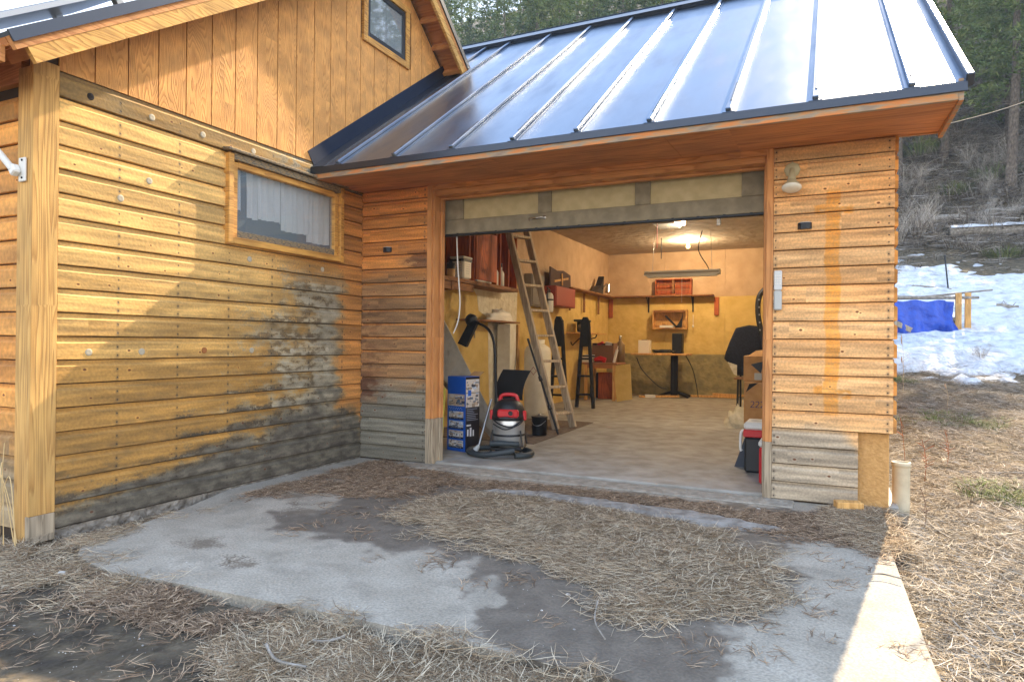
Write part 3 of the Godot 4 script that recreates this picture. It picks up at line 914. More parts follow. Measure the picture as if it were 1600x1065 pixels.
func build_garage() -> void:
	var g := thing("garage", "orange board garage with dark standing seam metal roof and open doorway", "garage")
	var e := 0.1225
	var yb := 0.008
	var st := S()
	bx(st, Vector3(0.11, 1.5, -0.062), Vector3(1.22, 3.0, 0.12))
	bx(st, Vector3(3.9, 1.75, -0.062), Vector3(0.76, 2.5, 0.12))
	bx(st, Vector3(3.795, 0.25, -0.062), Vector3(0.55, 0.5, 0.12))
	bx(st, Vector3(2.14, 2.71, -0.062), Vector3(2.84, 0.56, 0.12))
	obj("front_wall", st, M.core, g)
	for k in 20:
		var y := yb + k * e
		var c1 := minf(e, 2.437 - y)
		board(g, M.front_l, Vector3(0.02, y, 0), Vector3(1, 0, 0), Vector3(0, 0, 1), 0.705, e, 0.0, c1, 0.02 / 0.73, 0.725 / 0.73, Vector2(0, 2.45), 500 + k)
		var xr := 4.087 if k < 4 else 4.287
		board(g, M.front_r, Vector3(3.556, y, 0), Vector3(1, 0, 0), Vector3(0, 0, 1), xr - 3.556, e, 0.0, c1, 0.006 / 0.74, (xr - 3.55) / 0.74, Vector2(0, 2.45), 600 + k)
		board(g, M.front_s, Vector3(4.285, y, -0.001), Vector3(0, 0, -1), Vector3(1, 0, 0), 9.0, e, 0.0 if k >= 4 else 99.0, c1 if k >= 4 else 99.0, 0.0, 5.6, Vector2(-0.1, 2.57), 700 + k) if k >= 4 else null
	# foundation wall at the step
	st = S()
	bx(st, Vector3(4.175, 0.2, -4.58), Vector3(0.19, 0.6, 9.1), Basis(), 0.006)
	obj("foundation", st, M.stucco, g)
	st = S()
	prism(st, PackedVector2Array([Vector2(-0.005, 0.498), Vector2(-9.12, 0.498), Vector2(-9.12, 3.08), Vector2(-2.66, 4.87), Vector2(-0.005, 2.97)]), 0.1, Transform3D(Basis(Vector3(0, 0, 1), Vector3(0, 1, 0), Vector3(-1, 0, 0)), Vector3(4.284, 0, 0)))
	obj("side_wall", st, M.core, g)
	# casing, jambs and stops of the doorway; their feet have weathered grey
	for s in 2:
		var sg := 1.0 if s == 0 else -1.0
		var xo := 0.725 if s == 0 else 3.555
		for q in [[0.4, 2.437, M.trim], [-0.01, 0.399, M.greywood]]:
			st = S()
			bx(st, Vector3(xo + sg * 0.024, (q[0] + q[1]) * 0.5, 0.012), Vector3(0.046, q[1] - q[0], 0.027), Basis(), 0.002)
			obj("casing", st, q[2], g)
			st = S()
			bx(st, Vector3(xo + sg * 0.052, (q[0] + q[1]) * 0.5, -0.07), Vector3(0.02, q[1] - q[0], 0.145), Basis(), 0.002)
			obj("jamb", st, q[2], g)
			st = S()
			bx(st, Vector3(xo + sg * (0.074 if s == 0 else 0.068), (q[0] + minf(q[1], 2.33)) * 0.5, -0.115), Vector3(0.023 if s == 0 else 0.011, minf(q[1], 2.33) - q[0], 0.05), Basis(), 0.003)
			obj("door_stop", st, q[2], g)
	st = S()
	bx(st, Vector3(2.14, 2.416, 0.012), Vector3(2.735, 0.042, 0.028), Basis(), 0.002)
	obj("head_casing", st, M.trim_h, g)
	st = S()
	bx(st, Vector3(2.14, 2.371, -0.055), Vector3(2.71, 0.045, 0.13), Basis(), 0.002)
	obj("head_jamb", st, M.trim_h, g)
	st = S()
	bx(st, Vector3(2.14, 2.339, -0.115), Vector3(2.70, 0.017, 0.05), Basis(), 0.002)
	obj("head_stop", st, M.trim_h, g)
	# soffit in three lengths, fascia, drip edge
	for q in [[0.022, 1.47], [1.473, 2.93], [2.933, 4.525]]:
		st = S()
		prism(st, PackedVector2Array([Vector2(0.69, 2.405), Vector2(0.0, 2.438), Vector2(0.0, 2.456), Vector2(0.69, 2.423)]), q[1] - q[0], Transform3D(Basis(Vector3(0, 0, 1), Vector3(0, 1, 0), Vector3(-1, 0, 0)), Vector3(q[1], 0, 0)))
		obj("soffit", st, M.soffit, g)
	st = S()
	bx(st, Vector3(2.27, 2.445, 0.689), Vector3(4.51, 0.08, 0.026), Basis(), 0.002)
	obj("fascia", st, M.fascia, g)
	st = S()
	bx(st, Vector3(2.285, 2.472, 0.709), Vector3(4.56, 0.052, 0.012), Basis(), 0.002)
	obj("drip_edge", st, M.metal_trim, g)
	# boxed return at the gable end
	st = S()
	bx(st, Vector3(4.538, 2.46, 0.34), Vector3(0.024, 0.12, 0.72), Basis(), 0.002)
	bx(st, Vector3(4.40, 2.47, -0.012), Vector3(0.27, 0.08, 0.02), Basis(), 0.002)
	obj("eave_return", st, M.fascia, g)
	# roof: pans between folded seams
	var xs := [0.0, 0.305, 0.854, 1.366, 1.867, 2.345, 2.845, 3.335, 3.822, 4.307, 4.56]
	var up := Vector3(0, 1, 0.714).normalized()
	var down := (roof_at(0, 0.7) - roof_at(0, -2.66)).normalized()
	for i in xs.size() - 1:
		st = S()
		bar(st, roof_at((xs[i] + xs[i + 1]) * 0.5, 0.715) - up * 0.006, roof_at((xs[i] + xs[i + 1]) * 0.5, -2.66) - up * 0.006, xs[i + 1] - xs[i] - 0.003, 0.012, up)
		obj("roof_pan", st, M.roof, g)
	for i in range(1, xs.size() - 1):
		st = S()
		bar(st, roof_at(xs[i], 0.712) + up * 0.003, roof_at(xs[i], -2.60) + up * 0.003, 0.075, 0.006, up, 0.001)
		bar(st, roof_at(xs[i], 0.710) + up * 0.018, roof_at(xs[i], -2.60) + up * 0.018, 0.034, 0.026, up, 0.005)
		obj("standing_seam", st, M.roof, g)
		st = S()
		bar(st, roof_at(xs[i] + 0.004, 0.60) + up * 0.033, roof_at(xs[i] + 0.004, 0.28) + up * 0.033, 0.012, 0.003, up)
		obj("seam_clip", st, M.metal_trim, g)
	for q in [[-0.30, 0.0], [-0.85, -0.303]]:
		st = S()
		bar(st, roof_at((q[0] + q[1]) * 0.5, -1.75) - up * 0.006, roof_at((q[0] + q[1]) * 0.5, -2.66) - up * 0.006, q[1] - q[0] - 0.003, 0.012, up)
		obj("roof_pan", st, M.roof, g)
	st = S()
	bar(st, roof_at(-0.02, -1.70) + up * 0.016, roof_at(-0.02, -2.60) + up * 0.016, 0.03, 0.03, up, 0.004)
	obj("standing_seam", st, M.roof, g)
	st = S()
	bar(st, roof_at(4.575, 0.715) + up * 0.006, roof_at(4.575, -2.66) + up * 0.006, 0.04, 0.07, up, 0.006)
	obj("rake_trim", st, M.metal_trim, g)
	st = S()
	bar(st, roof_at(4.54, 0.60) - up * 0.09, roof_at(4.54, -2.6) - up * 0.09, 0.026, 0.13, up, 0.002)
	obj("barge_board", st, M.fascia, g)
	st = S()
	bar(st, roof_at(4.40, 0.0) - up * 0.06, roof_at(4.40, -2.6) - up * 0.06, 0.25, 0.012, up)
	obj("rake_soffit", st, M.soffit, g)
	# roof deck, rear slope, ridge cap
	st = S()
	bar(st, roof_at(1.9, 0.67) - up * 0.03, roof_at(1.9, -2.66) - up * 0.03, 5.2, 0.03, up)
	obj("roof_deck", st, M.soffit, g)
	st = S()
	bar(st, Vector3(1.9, 4.895, -2.66), Vector3(1.9, 3.1, -9.5), 5.4, 0.03, Vector3(0, 1, -0.26))
	obj("rear_slope", st, M.roof, g)
	st = S()
	bar(st, roof_at(1.9, -2.50) + up * 0.05, roof_at(1.9, -2.67) + up * 0.05, 5.42, 0.006, up)
	bar(st, roof_at(1.9, -2.50) + up * 0.028, roof_at(1.9, -2.508) + up * 0.028, 5.42, 0.05, up)
	bx(st, Vector3(1.9, 4.95, -2.78), Vector3(5.42, 0.006, 0.24), Basis(Vector3(1, 0, 0), -0.25))
	obj("ridge_cap", st, M.metal_trim, g)
	# step flashing up the wing's wall
	st = S()
	bar(st, roof_at(0.016, 0.70) + Vector3(0, 0.075, 0), roof_at(0.016, -1.50) + Vector3(0, 0.075, 0), 0.006, 0.13, up)
	obj("wall_flashing", st, std(30, 40, 60, 0.4, 0.6), g)
	st = S()
	bar(st, roof_at(0.085, 0.712) + up * 0.004, roof_at(0.085, -1.52) + up * 0.004, 0.135, 0.006, up)
	obj("valley_flashing", st, M.metal_trim, g)
	# --- inside: floor, walls, ceiling
	st = S()
	bx(st, Vector3(1.88, -0.04, -4.56), Vector3(4.9, 0.12, 9.02), Basis(), 0.008)
	obj("floor", st, M.floor, g)
	st = S()
	bx(st, Vector3(1.88, 3.02, -4.62), Vector3(4.8, 0.05, 9.0))
	obj("ceiling", st, M.ceil, g)
	# left wall: sheets, yellow below, tan above
	var sheets := [[-0.13, -2.45], [-2.454, -4.89], [-4.894, -7.33], [-7.334, -8.998]]
	for q in sheets:
		st = S()
		bx(st, Vector3(-0.42, 1.03, (q[0] + q[1]) * 0.5), Vector3(0.1, 2.02, q[0] - q[1]))
		obj("wall_sheet", st, M.wall_yellow, g)
		st = S()
		bx(st, Vector3(-0.42, 2.52, (q[0] + q[1]) * 0.5), Vector3(0.1, 0.955, q[0] - q[1]))
		obj("wall_sheet", st, M.wall_tan, g)
	for q in [[-0.37, 0.85], [0.854, 2.07], [2.074, 3.29], [3.294, 4.2]]:
		st = S()
		bx(st, Vector3((q[0] + q[1]) * 0.5, 1.46, -9.04), Vector3(q[1] - q[0], 1.18, 0.08))
		obj("wall_sheet", st, M.wall_yellow, g)
		st = S()
		bx(st, Vector3((q[0] + q[1]) * 0.5, 2.525, -9.04), Vector3(q[1] - q[0], 0.945, 0.08))
		obj("wall_sheet", st, M.wall_tan, g)
	st = S()
	bx(st, Vector3(1.9, 0.44, -9.0), Vector3(4.6, 0.85, 0.16), Basis(), 0.01)
	obj("stem_wall", st, M.stem, g)
	st = S()
	bx(st, Vector3(4.14, 1.5, -4.6), Vector3(0.08, 3.0, 8.9))
	obj("wall_sheet", st, M.wall_yellow, g)
	st = S()
	bx(st, Vector3(1.9, 1.5, -9.15), Vector3(4.8, 3.1, 0.1))
	obj("rear_wall", st, M.core, g)
	st = S()
	prism(st, PackedVector2Array([Vector2(-2.75, 1.86), Vector2(-4.25, 1.86), Vector2(-4.2, 1.0), Vector2(-4.05, 0.1), Vector2(-3.35, 0.04), Vector2(-3.3, 0.9), Vector2(-3.28, 1.42), Vector2(-3.0, 1.5), Vector2(-2.95, 1.7)]), 0.004, Transform3D(Basis(Vector3(0, 0, 1), Vector3(0, 1, 0), Vector3(-1, 0, 0)), Vector3(-0.3655, 0, 0)))
	obj("plaster_patch", st, M.patch, g)

# ---------------------------------------------------------------- fittings on the outside walls
func part(parent: Node, called: String, m: Material, f: Callable) -> MeshInstance3D:
	var st := S()
	f.call(st)
	return obj(called, st, m, parent)

func box_part(parent: Node, called: String, m: Material, c: Vector3, s: Vector3, bev := 0.003, bas := Basis()) -> MeshInstance3D:
	var st := S()
	bx(st, c, s, bas, bev)
	return obj(called, st, m, parent)

func turned(parent: Node, called: String, m: Material, prof: Array, seg := 20, xf := Transform3D()) -> MeshInstance3D:
	var st := S()
	lathe(st, prof, seg, xf)
	return obj(called, st, m, parent)

func piped(parent: Node, called: String, m: Material, pts: Array, rads: Array, seg := 8) -> MeshInstance3D:
	var st := S()
	tube(st, pts, rads, seg)
	return obj(called, st, m, parent)

func curve(pts: Array, n := 8) -> Array:
	var out := []
	for i in pts.size() - 1:
		var p0: Vector3 = pts[max(i - 1, 0)]
		var p1: Vector3 = pts[i]
		var p2: Vector3 = pts[i + 1]
		var p3: Vector3 = pts[min(i + 2, pts.size() - 1)]
		for k in n:
			out.append(p1.cubic_interpolate(p2, p0, p3, float(k) / n))
	out.append(pts[-1])
	return out

func build_fittings() -> void:
	var fx := thing("flood_lamp", "unlit beige spotlight on a round plate high on the garage front", "lamp", Vector3(3.672, 2.275, 0.02))
	turned(fx, "mounting_plate", M.beige_lamp, [Vector2(0, 0.022), Vector2(0.045, 0.020), Vector2(0.052, 0.012), Vector2(0.054, 0)], 8, Transform3D(Basis(Vector3(1, 0, 0), PI / 2), Vector3.ZERO))
	piped(fx, "swivel_neck", M.beige_lamp, [Vector3(0, 0.0, 0.02), Vector3(0, -0.03, 0.05), Vector3(0.0, -0.065, 0.065), Vector3(0, -0.09, 0.07)], [0.016, 0.018, 0.026, 0.028], 14)
	var lb := Transform3D(Basis(Vector3(1, 0, 0), -0.32), Vector3(0, -0.085, 0.07))
	turned(fx, "reflector", M.beige_lamp, [Vector2(0.028, 0.0), Vector2(0.038, -0.02), Vector2(0.058, -0.045), Vector2(0.064, -0.056)], 24, lb)
	turned(fx, "lens", std(224, 220, 206, 0.2), [Vector2(0.064, -0.056), Vector2(0.06, -0.066), Vector2(0.04, -0.074), Vector2(0, -0.077)], 24, lb)
	for q in [[3.753, 1.884, "small dark half round solar light under the spotlight on the garage front"], [0.308, 1.896, "small dark half round solar light beside the low window corner"]]:
		var so := thing("solar_light", q[2], "solar light", Vector3(q[0], q[1], 0.02), 0.0, "solar wall lights")
		var pl := PackedVector2Array()
		for k in 13:
			var a := PI * k / 12.0
			pl.append(Vector2(cos(a) * 0.045, sin(a) * 0.038))
		part(so, "body", M.darkmetal, func(st): prism(st, pl, 0.042, Transform3D(Basis(Vector3(1, 0, 0), Vector3(0, 0, 1), Vector3(0, -1, 0)), Vector3(0, 0.021, 0))))
		var pl2 := PackedVector2Array()
		for k in 13:
			var a := PI * k / 12.0
			pl2.append(Vector2(cos(a) * 0.04, 0.002 + sin(a) * 0.032))
		part(so, "solar_cell", M.grey_box, func(st): prism(st, pl2, 0.003, Transform3D(Basis(Vector3(1, 0, 0), Vector3(0, 0, 1), Vector3(0, -1, 0)), Vector3(0, 0.0245, 0))))
	var kp := thing("door_keypad", "grey two part keypad screwed to the garage door casing", "keypad", Vector3(3.587, 1.45, 0.026))
	box_part(kp, "lower_cover", M.grey_box, Vector3(0, -0.07, 0.012), Vector3(0.052, 0.135, 0.026), 0.008)
	box_part(kp, "button_panel", std(196, 198, 196, 0.5), Vector3(0, 0.068, 0.010), Vector3(0.052, 0.135, 0.02), 0.006)
	for r in 4:
		for c in 3:
			box_part(kp, "button", M.white, Vector3(-0.014 + c * 0.014, 0.045 + r * 0.018, 0.021), Vector3(0.009, 0.011, 0.004), 0.001)
	# cable strung from the eave to the trees
	var cpts := []
	for k in 25:
		var t := k / 24.0
		var p := Vector3(4.62, 2.72, -0.9).lerp(Vector3(11.2, 9.9, -20.5), t)
		p.y -= 0.55 * 4.0 * t * (1.0 - t) * 0.5
		cpts.append(p)
	tag(piped(null, "overhead_cable", M.cable, cpts, [0.008], 6), "thin black cable running from the garage eave up to the trees", "cable")
	var pv := thing("pipe_stub", "cream plastic pipe stub standing open beside the garage foundation", "pipe", Vector3(4.355, 0.0, -0.20))
	turned(pv, "pipe", M.pvc, [Vector2(0.053, -0.12), Vector2(0.053, 0.262), Vector2(0.054, 0.264), Vector2(0.058, 0.266), Vector2(0.058, 0.292), Vector2(0.056, 0.295), Vector2(0.048, 0.295), Vector2(0.048, -0.05), Vector2(0, -0.05)], 32)
	var bk := thing("wood_block", "short offcut of pale lumber lying under the end of the siding", "wood block", Vector3(4.03, 0.03, 0.11), 0.25)
	box_part(bk, "block", M.pine, Vector3.ZERO, Vector3(0.16, 0.06, 0.09), 0.004)

# ---------------------------------------------------------------- garage door, opener, lights
func build_door() -> void:
	var d := thing("garage_door", "tan sectional garage door raised almost to the header", "garage door", Vector3(0, 0, -0.2))
	box_part(d, "bottom_rail", M.doorframe, Vector3(2.14, 2.10, 0), Vector3(2.78, 0.125, 0.044), 0.004)
	box_part(d, "top_rail", M.doorframe, Vector3(2.14, 2.47, 0), Vector3(2.78, 0.09, 0.044), 0.004)
	for x in [0.86, 1.75, 2.58, 3.43]:
		box_part(d, "stile", M.doorframe, Vector3(x, 2.294, 0), Vector3(0.12 if x > 1 and x < 3 else 0.22, 0.26, 0.04), 0.003)
	for q in [[0.97, 1.69], [1.81, 2.52], [2.64, 3.32]]:
		box_part(d, "panel", M.doorpanel, Vector3((q[0] + q[1]) * 0.5, 2.294, -0.006), Vector3(q[1] - q[0], 0.26, 0.016), 0.0)
	part(d, "bottom_seal", M.darkmetal, func(st):
		bx(st, Vector3(2.14, 2.028, 0), Vector3(2.78, 0.018, 0.05), Basis(), 0.004)
		for k in 14: bx(st, Vector3(0.92 + k * 0.19, 2.034, 0.027), Vector3(0.02, 0.012, 0.006)))
	part(d, "handle", M.chrome, func(st):
		tube(st, [Vector3(1.62, 2.115, 0.03), Vector3(1.63, 2.118, 0.045), Vector3(1.74, 2.122, 0.045), Vector3(1.75, 2.122, 0.03)], [0.007], 8)
		lathe(st, [Vector2(0, 0.006), Vector2(0.014, 0.004), Vector2(0.015, 0)], 12, Transform3D(Basis(Vector3(1, 0, 0), PI / 2), Vector3(1.62, 2.115, 0.023)))
		lathe(st, [Vector2(0, 0.006), Vector2(0.017, 0.004), Vector2(0.018, 0)], 12, Transform3D(Basis(Vector3(1, 0, 0), PI / 2), Vector3(1.752, 2.122, 0.023))))
	for k in 3:
		var z0 := -0.25 - k * 0.56
		box_part(d, "upper_section", M.doorframe, Vector3(2.14, 2.58 + k * 0.035, z0 - 0.27), Vector3(2.78, 0.044, 0.54), 0.004, Basis(Vector3(1, 0, 0), 0.06))
	for x in [0.72, 3.56]:
		part(d, "track", M.steel, func(st): tube(st, curve([Vector3(x, 0.05, -0.02), Vector3(x, 1.9, -0.02), Vector3(x, 2.3, -0.08), Vector3(x, 2.48, -0.35), Vector3(x, 2.5, -2.4)], 5), [0.02], 8))
	var rp := thing("pull_rope", "white pull rope hanging down inside the doorway jamb", "rope")
	piped(rp, "rope", M.white, curve([Vector3(0.86, 2.03, -0.26), Vector3(0.875, 1.75, -0.26), Vector3(0.90, 1.45, -0.26), Vector3(0.885, 1.27, -0.26), Vector3(0.83, 1.15, -0.27)], 6), [0.006], 6)
	# opener
	var o := thing("door_opener", "white garage door opener with a lit lamp hung from the ceiling", "door opener", Vector3(2.06, 2.60, -3.5))
	box_part(o, "housing", M.white, Vector3(0, 0.05, 0), Vector3(0.30, 0.16, 0.42), 0.02)
	box_part(o, "front_plate", std(60, 96, 150, 0.3), Vector3(-0.02, 0.03, 0.214), Vector3(0.15, 0.09, 0.012), 0.004)
	var lens := std(255, 226, 190, 0.4)
	lens.emission_enabled = true
	lens.emission = Color(1.0, 0.78, 0.55)
	lens.emission_energy_multiplier = 2.2
	box_part(o, "lamp_lens", lens, Vector3(0.19, 0.02, 0.05), Vector3(0.07, 0.09, 0.26), 0.012)
	for x in [-0.12, 0.12]: box_part(o, "hanger", M.steel, Vector3(x, 0.26, 0), Vector3(0.03, 0.28, 0.004), 0.0)
	piped(o, "rail", M.steel, [Vector3(0, 0.10, 0.2), Vector3(0, 0.10, 3.1)], [0.018], 8)
	piped(o, "release_cord", M.red, [Vector3(-0.03, 0.09, 0.4), Vector3(-0.03, -0.36, 0.4)], [0.004], 6)
	var ol := OmniLight3D.new()
	ol.name = "opener_lamp"
	ol.position = Vector3(2.06 + 0.27, 2.58, -3.44)
	ol.light_color = Color(1.0, 0.92, 0.80)
	ol.light_energy = 0.85
	ol.omni_range = 12.0
	ol.omni_attenuation = 2.0
	ol.light_size = 0.06
	ol.shadow_enabled = true
	add_child(ol)
	# bare bulb
	var bl := thing("ceiling_bulb", "bare lit bulb in a socket on the garage ceiling", "bulb", Vector3(1.60, 2.995, -7.5))
	turned(bl, "socket", M.white, [Vector2(0.06, 0.0), Vector2(0.055, -0.02), Vector2(0.03, -0.05), Vector2(0.0, -0.055)], 20)
	var em := std(255, 220, 170, 0.4)
	em.emission_enabled = true
	em.emission = Color(1.0, 0.74, 0.45)
	em.emission_energy_multiplier = 6.0
	turned(bl, "bulb", em, [Vector2(0.014, -0.05), Vector2(0.018, -0.07), Vector2(0.032, -0.1), Vector2(0.036, -0.12), Vector2(0.028, -0.143), Vector2(0, -0.155)], 16)
	var om := OmniLight3D.new()
	om.name = "bulb_light"
	om.position = Vector3(1.60, 2.995 - 0.115, -7.5)
	om.light_color = Color(1.0, 0.88, 0.70)
	om.light_energy = 0.85
	om.omni_range = 14.0
	om.omni_attenuation = 2.0
	om.light_size = 0.03
	om.shadow_enabled = true
	add_child(om)
	# shop light
	var sl := thing("shop_light", "unlit two tube shop light hanging on chains before the rear wall", "shop light", Vector3(1.68, 2.30, -6.5))
	part(sl, "housing", M.white, func(st): prism(st, PackedVector2Array([Vector2(-0.1, -0.05), Vector2(-0.06, 0.03), Vector2(0.06, 0.03), Vector2(0.1, -0.05), Vector2(0.094, -0.052), Vector2(0.055, 0.022), Vector2(-0.055, 0.022), Vector2(-0.094, -0.052)]), 1.26, Transform3D(Basis(Vector3(0, 0, 1), Vector3(0, 1, 0), Vector3(-1, 0, 0)), Vector3(0.63, 0, 0))))
	part(sl, "side_band", std(150, 142, 128, 0.6), func(st): bx(st, Vector3(0, -0.012, 0.088), Vector3(1.25, 0.045, 0.004), Basis(Vector3(1, 0, 0), -0.46)))
	for z in [-0.045, 0.045]:
		piped(sl, "tube", M.white, [Vector3(-0.58, -0.06, z), Vector3(0.58, -0.06, z)], [0.019], 12)
	for x in [-0.5, 0.5]:
		piped(sl, "chain", M.steel, [Vector3(x, 0.03, 0), Vector3(x * 0.95, 0.67, 0)], [0.004], 6)
	piped(sl, "power_cord", M.black, curve([Vector3(0.45, 0.03, 0), Vector3(0.42, 0.10, 0.02), Vector3(0.30, 0.35, 0.15), Vector3(0.38, 0.64, 0.28)], 6), [0.008], 6)
	piped(sl, "pull_string", M.white, [Vector3(0.02, -0.05, 0.08), Vector3(0.02, -0.52, 0.08)], [0.003], 5)
	# cord dropping from the opener
	tag(piped(null, "dangling_wire", M.black, [Vector3(1.75, 2.6, -4.6), Vector3(1.75, 2.30, -4.6)], [0.006], 6), "short black cord hanging from the opener arm", "cord")
	# header track bar
	var tb := thing("ceiling_strut", "dark steel angle strut fixed under the garage ceiling", "strut", Vector3(2.95, 2.78, -4.2))
	box_part(tb, "angle", M.darkmetal, Vector3(0.3, 0, 0), Vector3(1.7, 0.05, 0.03), 0.003)
	box_part(tb, "hanger", M.darkmetal, Vector3(-0.35, 0.05, 0), Vector3(0.05, 0.34, 0.02), 0.002)

# ---------------------------------------------------------------- things kept in the garage
func crate(st: SurfaceTool, c: Vector3, s: Vector3, t := 0.012) -> void:
	bx(st, c + Vector3(0, 0, -s.z * 0.5 + t * 0.5), Vector3(s.x, s.y, t))
	for sx in [-1, 1]: bx(st, c + Vector3(sx * (s.x * 0.5 - t * 0.5), 0, 0), Vector3(t, s.y, s.z - t))
	for sy in [-1, 1]: bx(st, c + Vector3(0, sy * (s.y * 0.5 - t * 0.5), 0), Vector3(s.x - 2 * t, t, s.z - t))

# the print on the carton: blue ground, a column of small product pictures with dark captions
func carton_print(side: int) -> Image:
	var w := 96
	var h := 284
	var r := RandomNumberGenerator.new()
	r.seed = 900 + side
	var im := Image.create(w, h, false, Image.FORMAT_RGB8)
	im.fill(Color8(22, 84, 176) if side == 0 else Color8(14, 18, 30))
	var pal := [Color8(220, 222, 224), Color8(150, 132, 116), Color8(90, 104, 124), Color8(176, 192, 212), Color8(196, 188, 178), Color8(186, 164, 140), Color8(60, 66, 80)]
	var picture := func(x: int, y: int, pw: int, ph: int) -> void:
		im.fill_rect(Rect2i(x, y, pw, ph), pal[r.randi() % 3 + 3])
		for k in 46:
			var a := r.randi_range(2, maxi(3, pw / 4))
			var b := r.randi_range(1, maxi(2, ph / 4))
			im.fill_rect(Rect2i(x + r.randi_range(0, pw - a), y + r.randi_range(0, ph - b), a, b), pal[r.randi() % pal.size()])
	if side == 0:
		picture.call(4, 66, 88, 46)
		for k in 4:
			picture.call(8, 132 + k * 37, 78, 24)
			im.fill_rect(Rect2i(8, 156 + k * 37, 78, 7), Color8(16, 18, 26))
			for j in 9: im.fill_rect(Rect2i(14 + j * 7, 158 + k * 37, r.randi_range(2, 5), 2), Color8(200, 204, 210))
		for j in 12: im.fill_rect(Rect2i(10 + j * 6, 118 + (j % 2) * 5, r.randi_range(3, 5), 2), Color8(190, 206, 226))
	else:
		picture.call(2, 8, 92, 52)
		picture.call(2, 62, 92, 54)
		im.fill_rect(Rect2i(16, 50, 22, 22), Color8(24, 92, 186))
		for j in 7: im.fill_rect(Rect2i(8, 122 + j * 7, r.randi_range(40, 78), 2), Color8(150, 158, 176))
		for q in [[8, 182, 30, 6], [12, 200, 10, 26], [30, 194, 12, 34], [50, 204, 9, 24]]: im.fill_rect(Rect2i(q[0], q[1], q[2], q[3]), Color8(206, 208, 212))
	return im

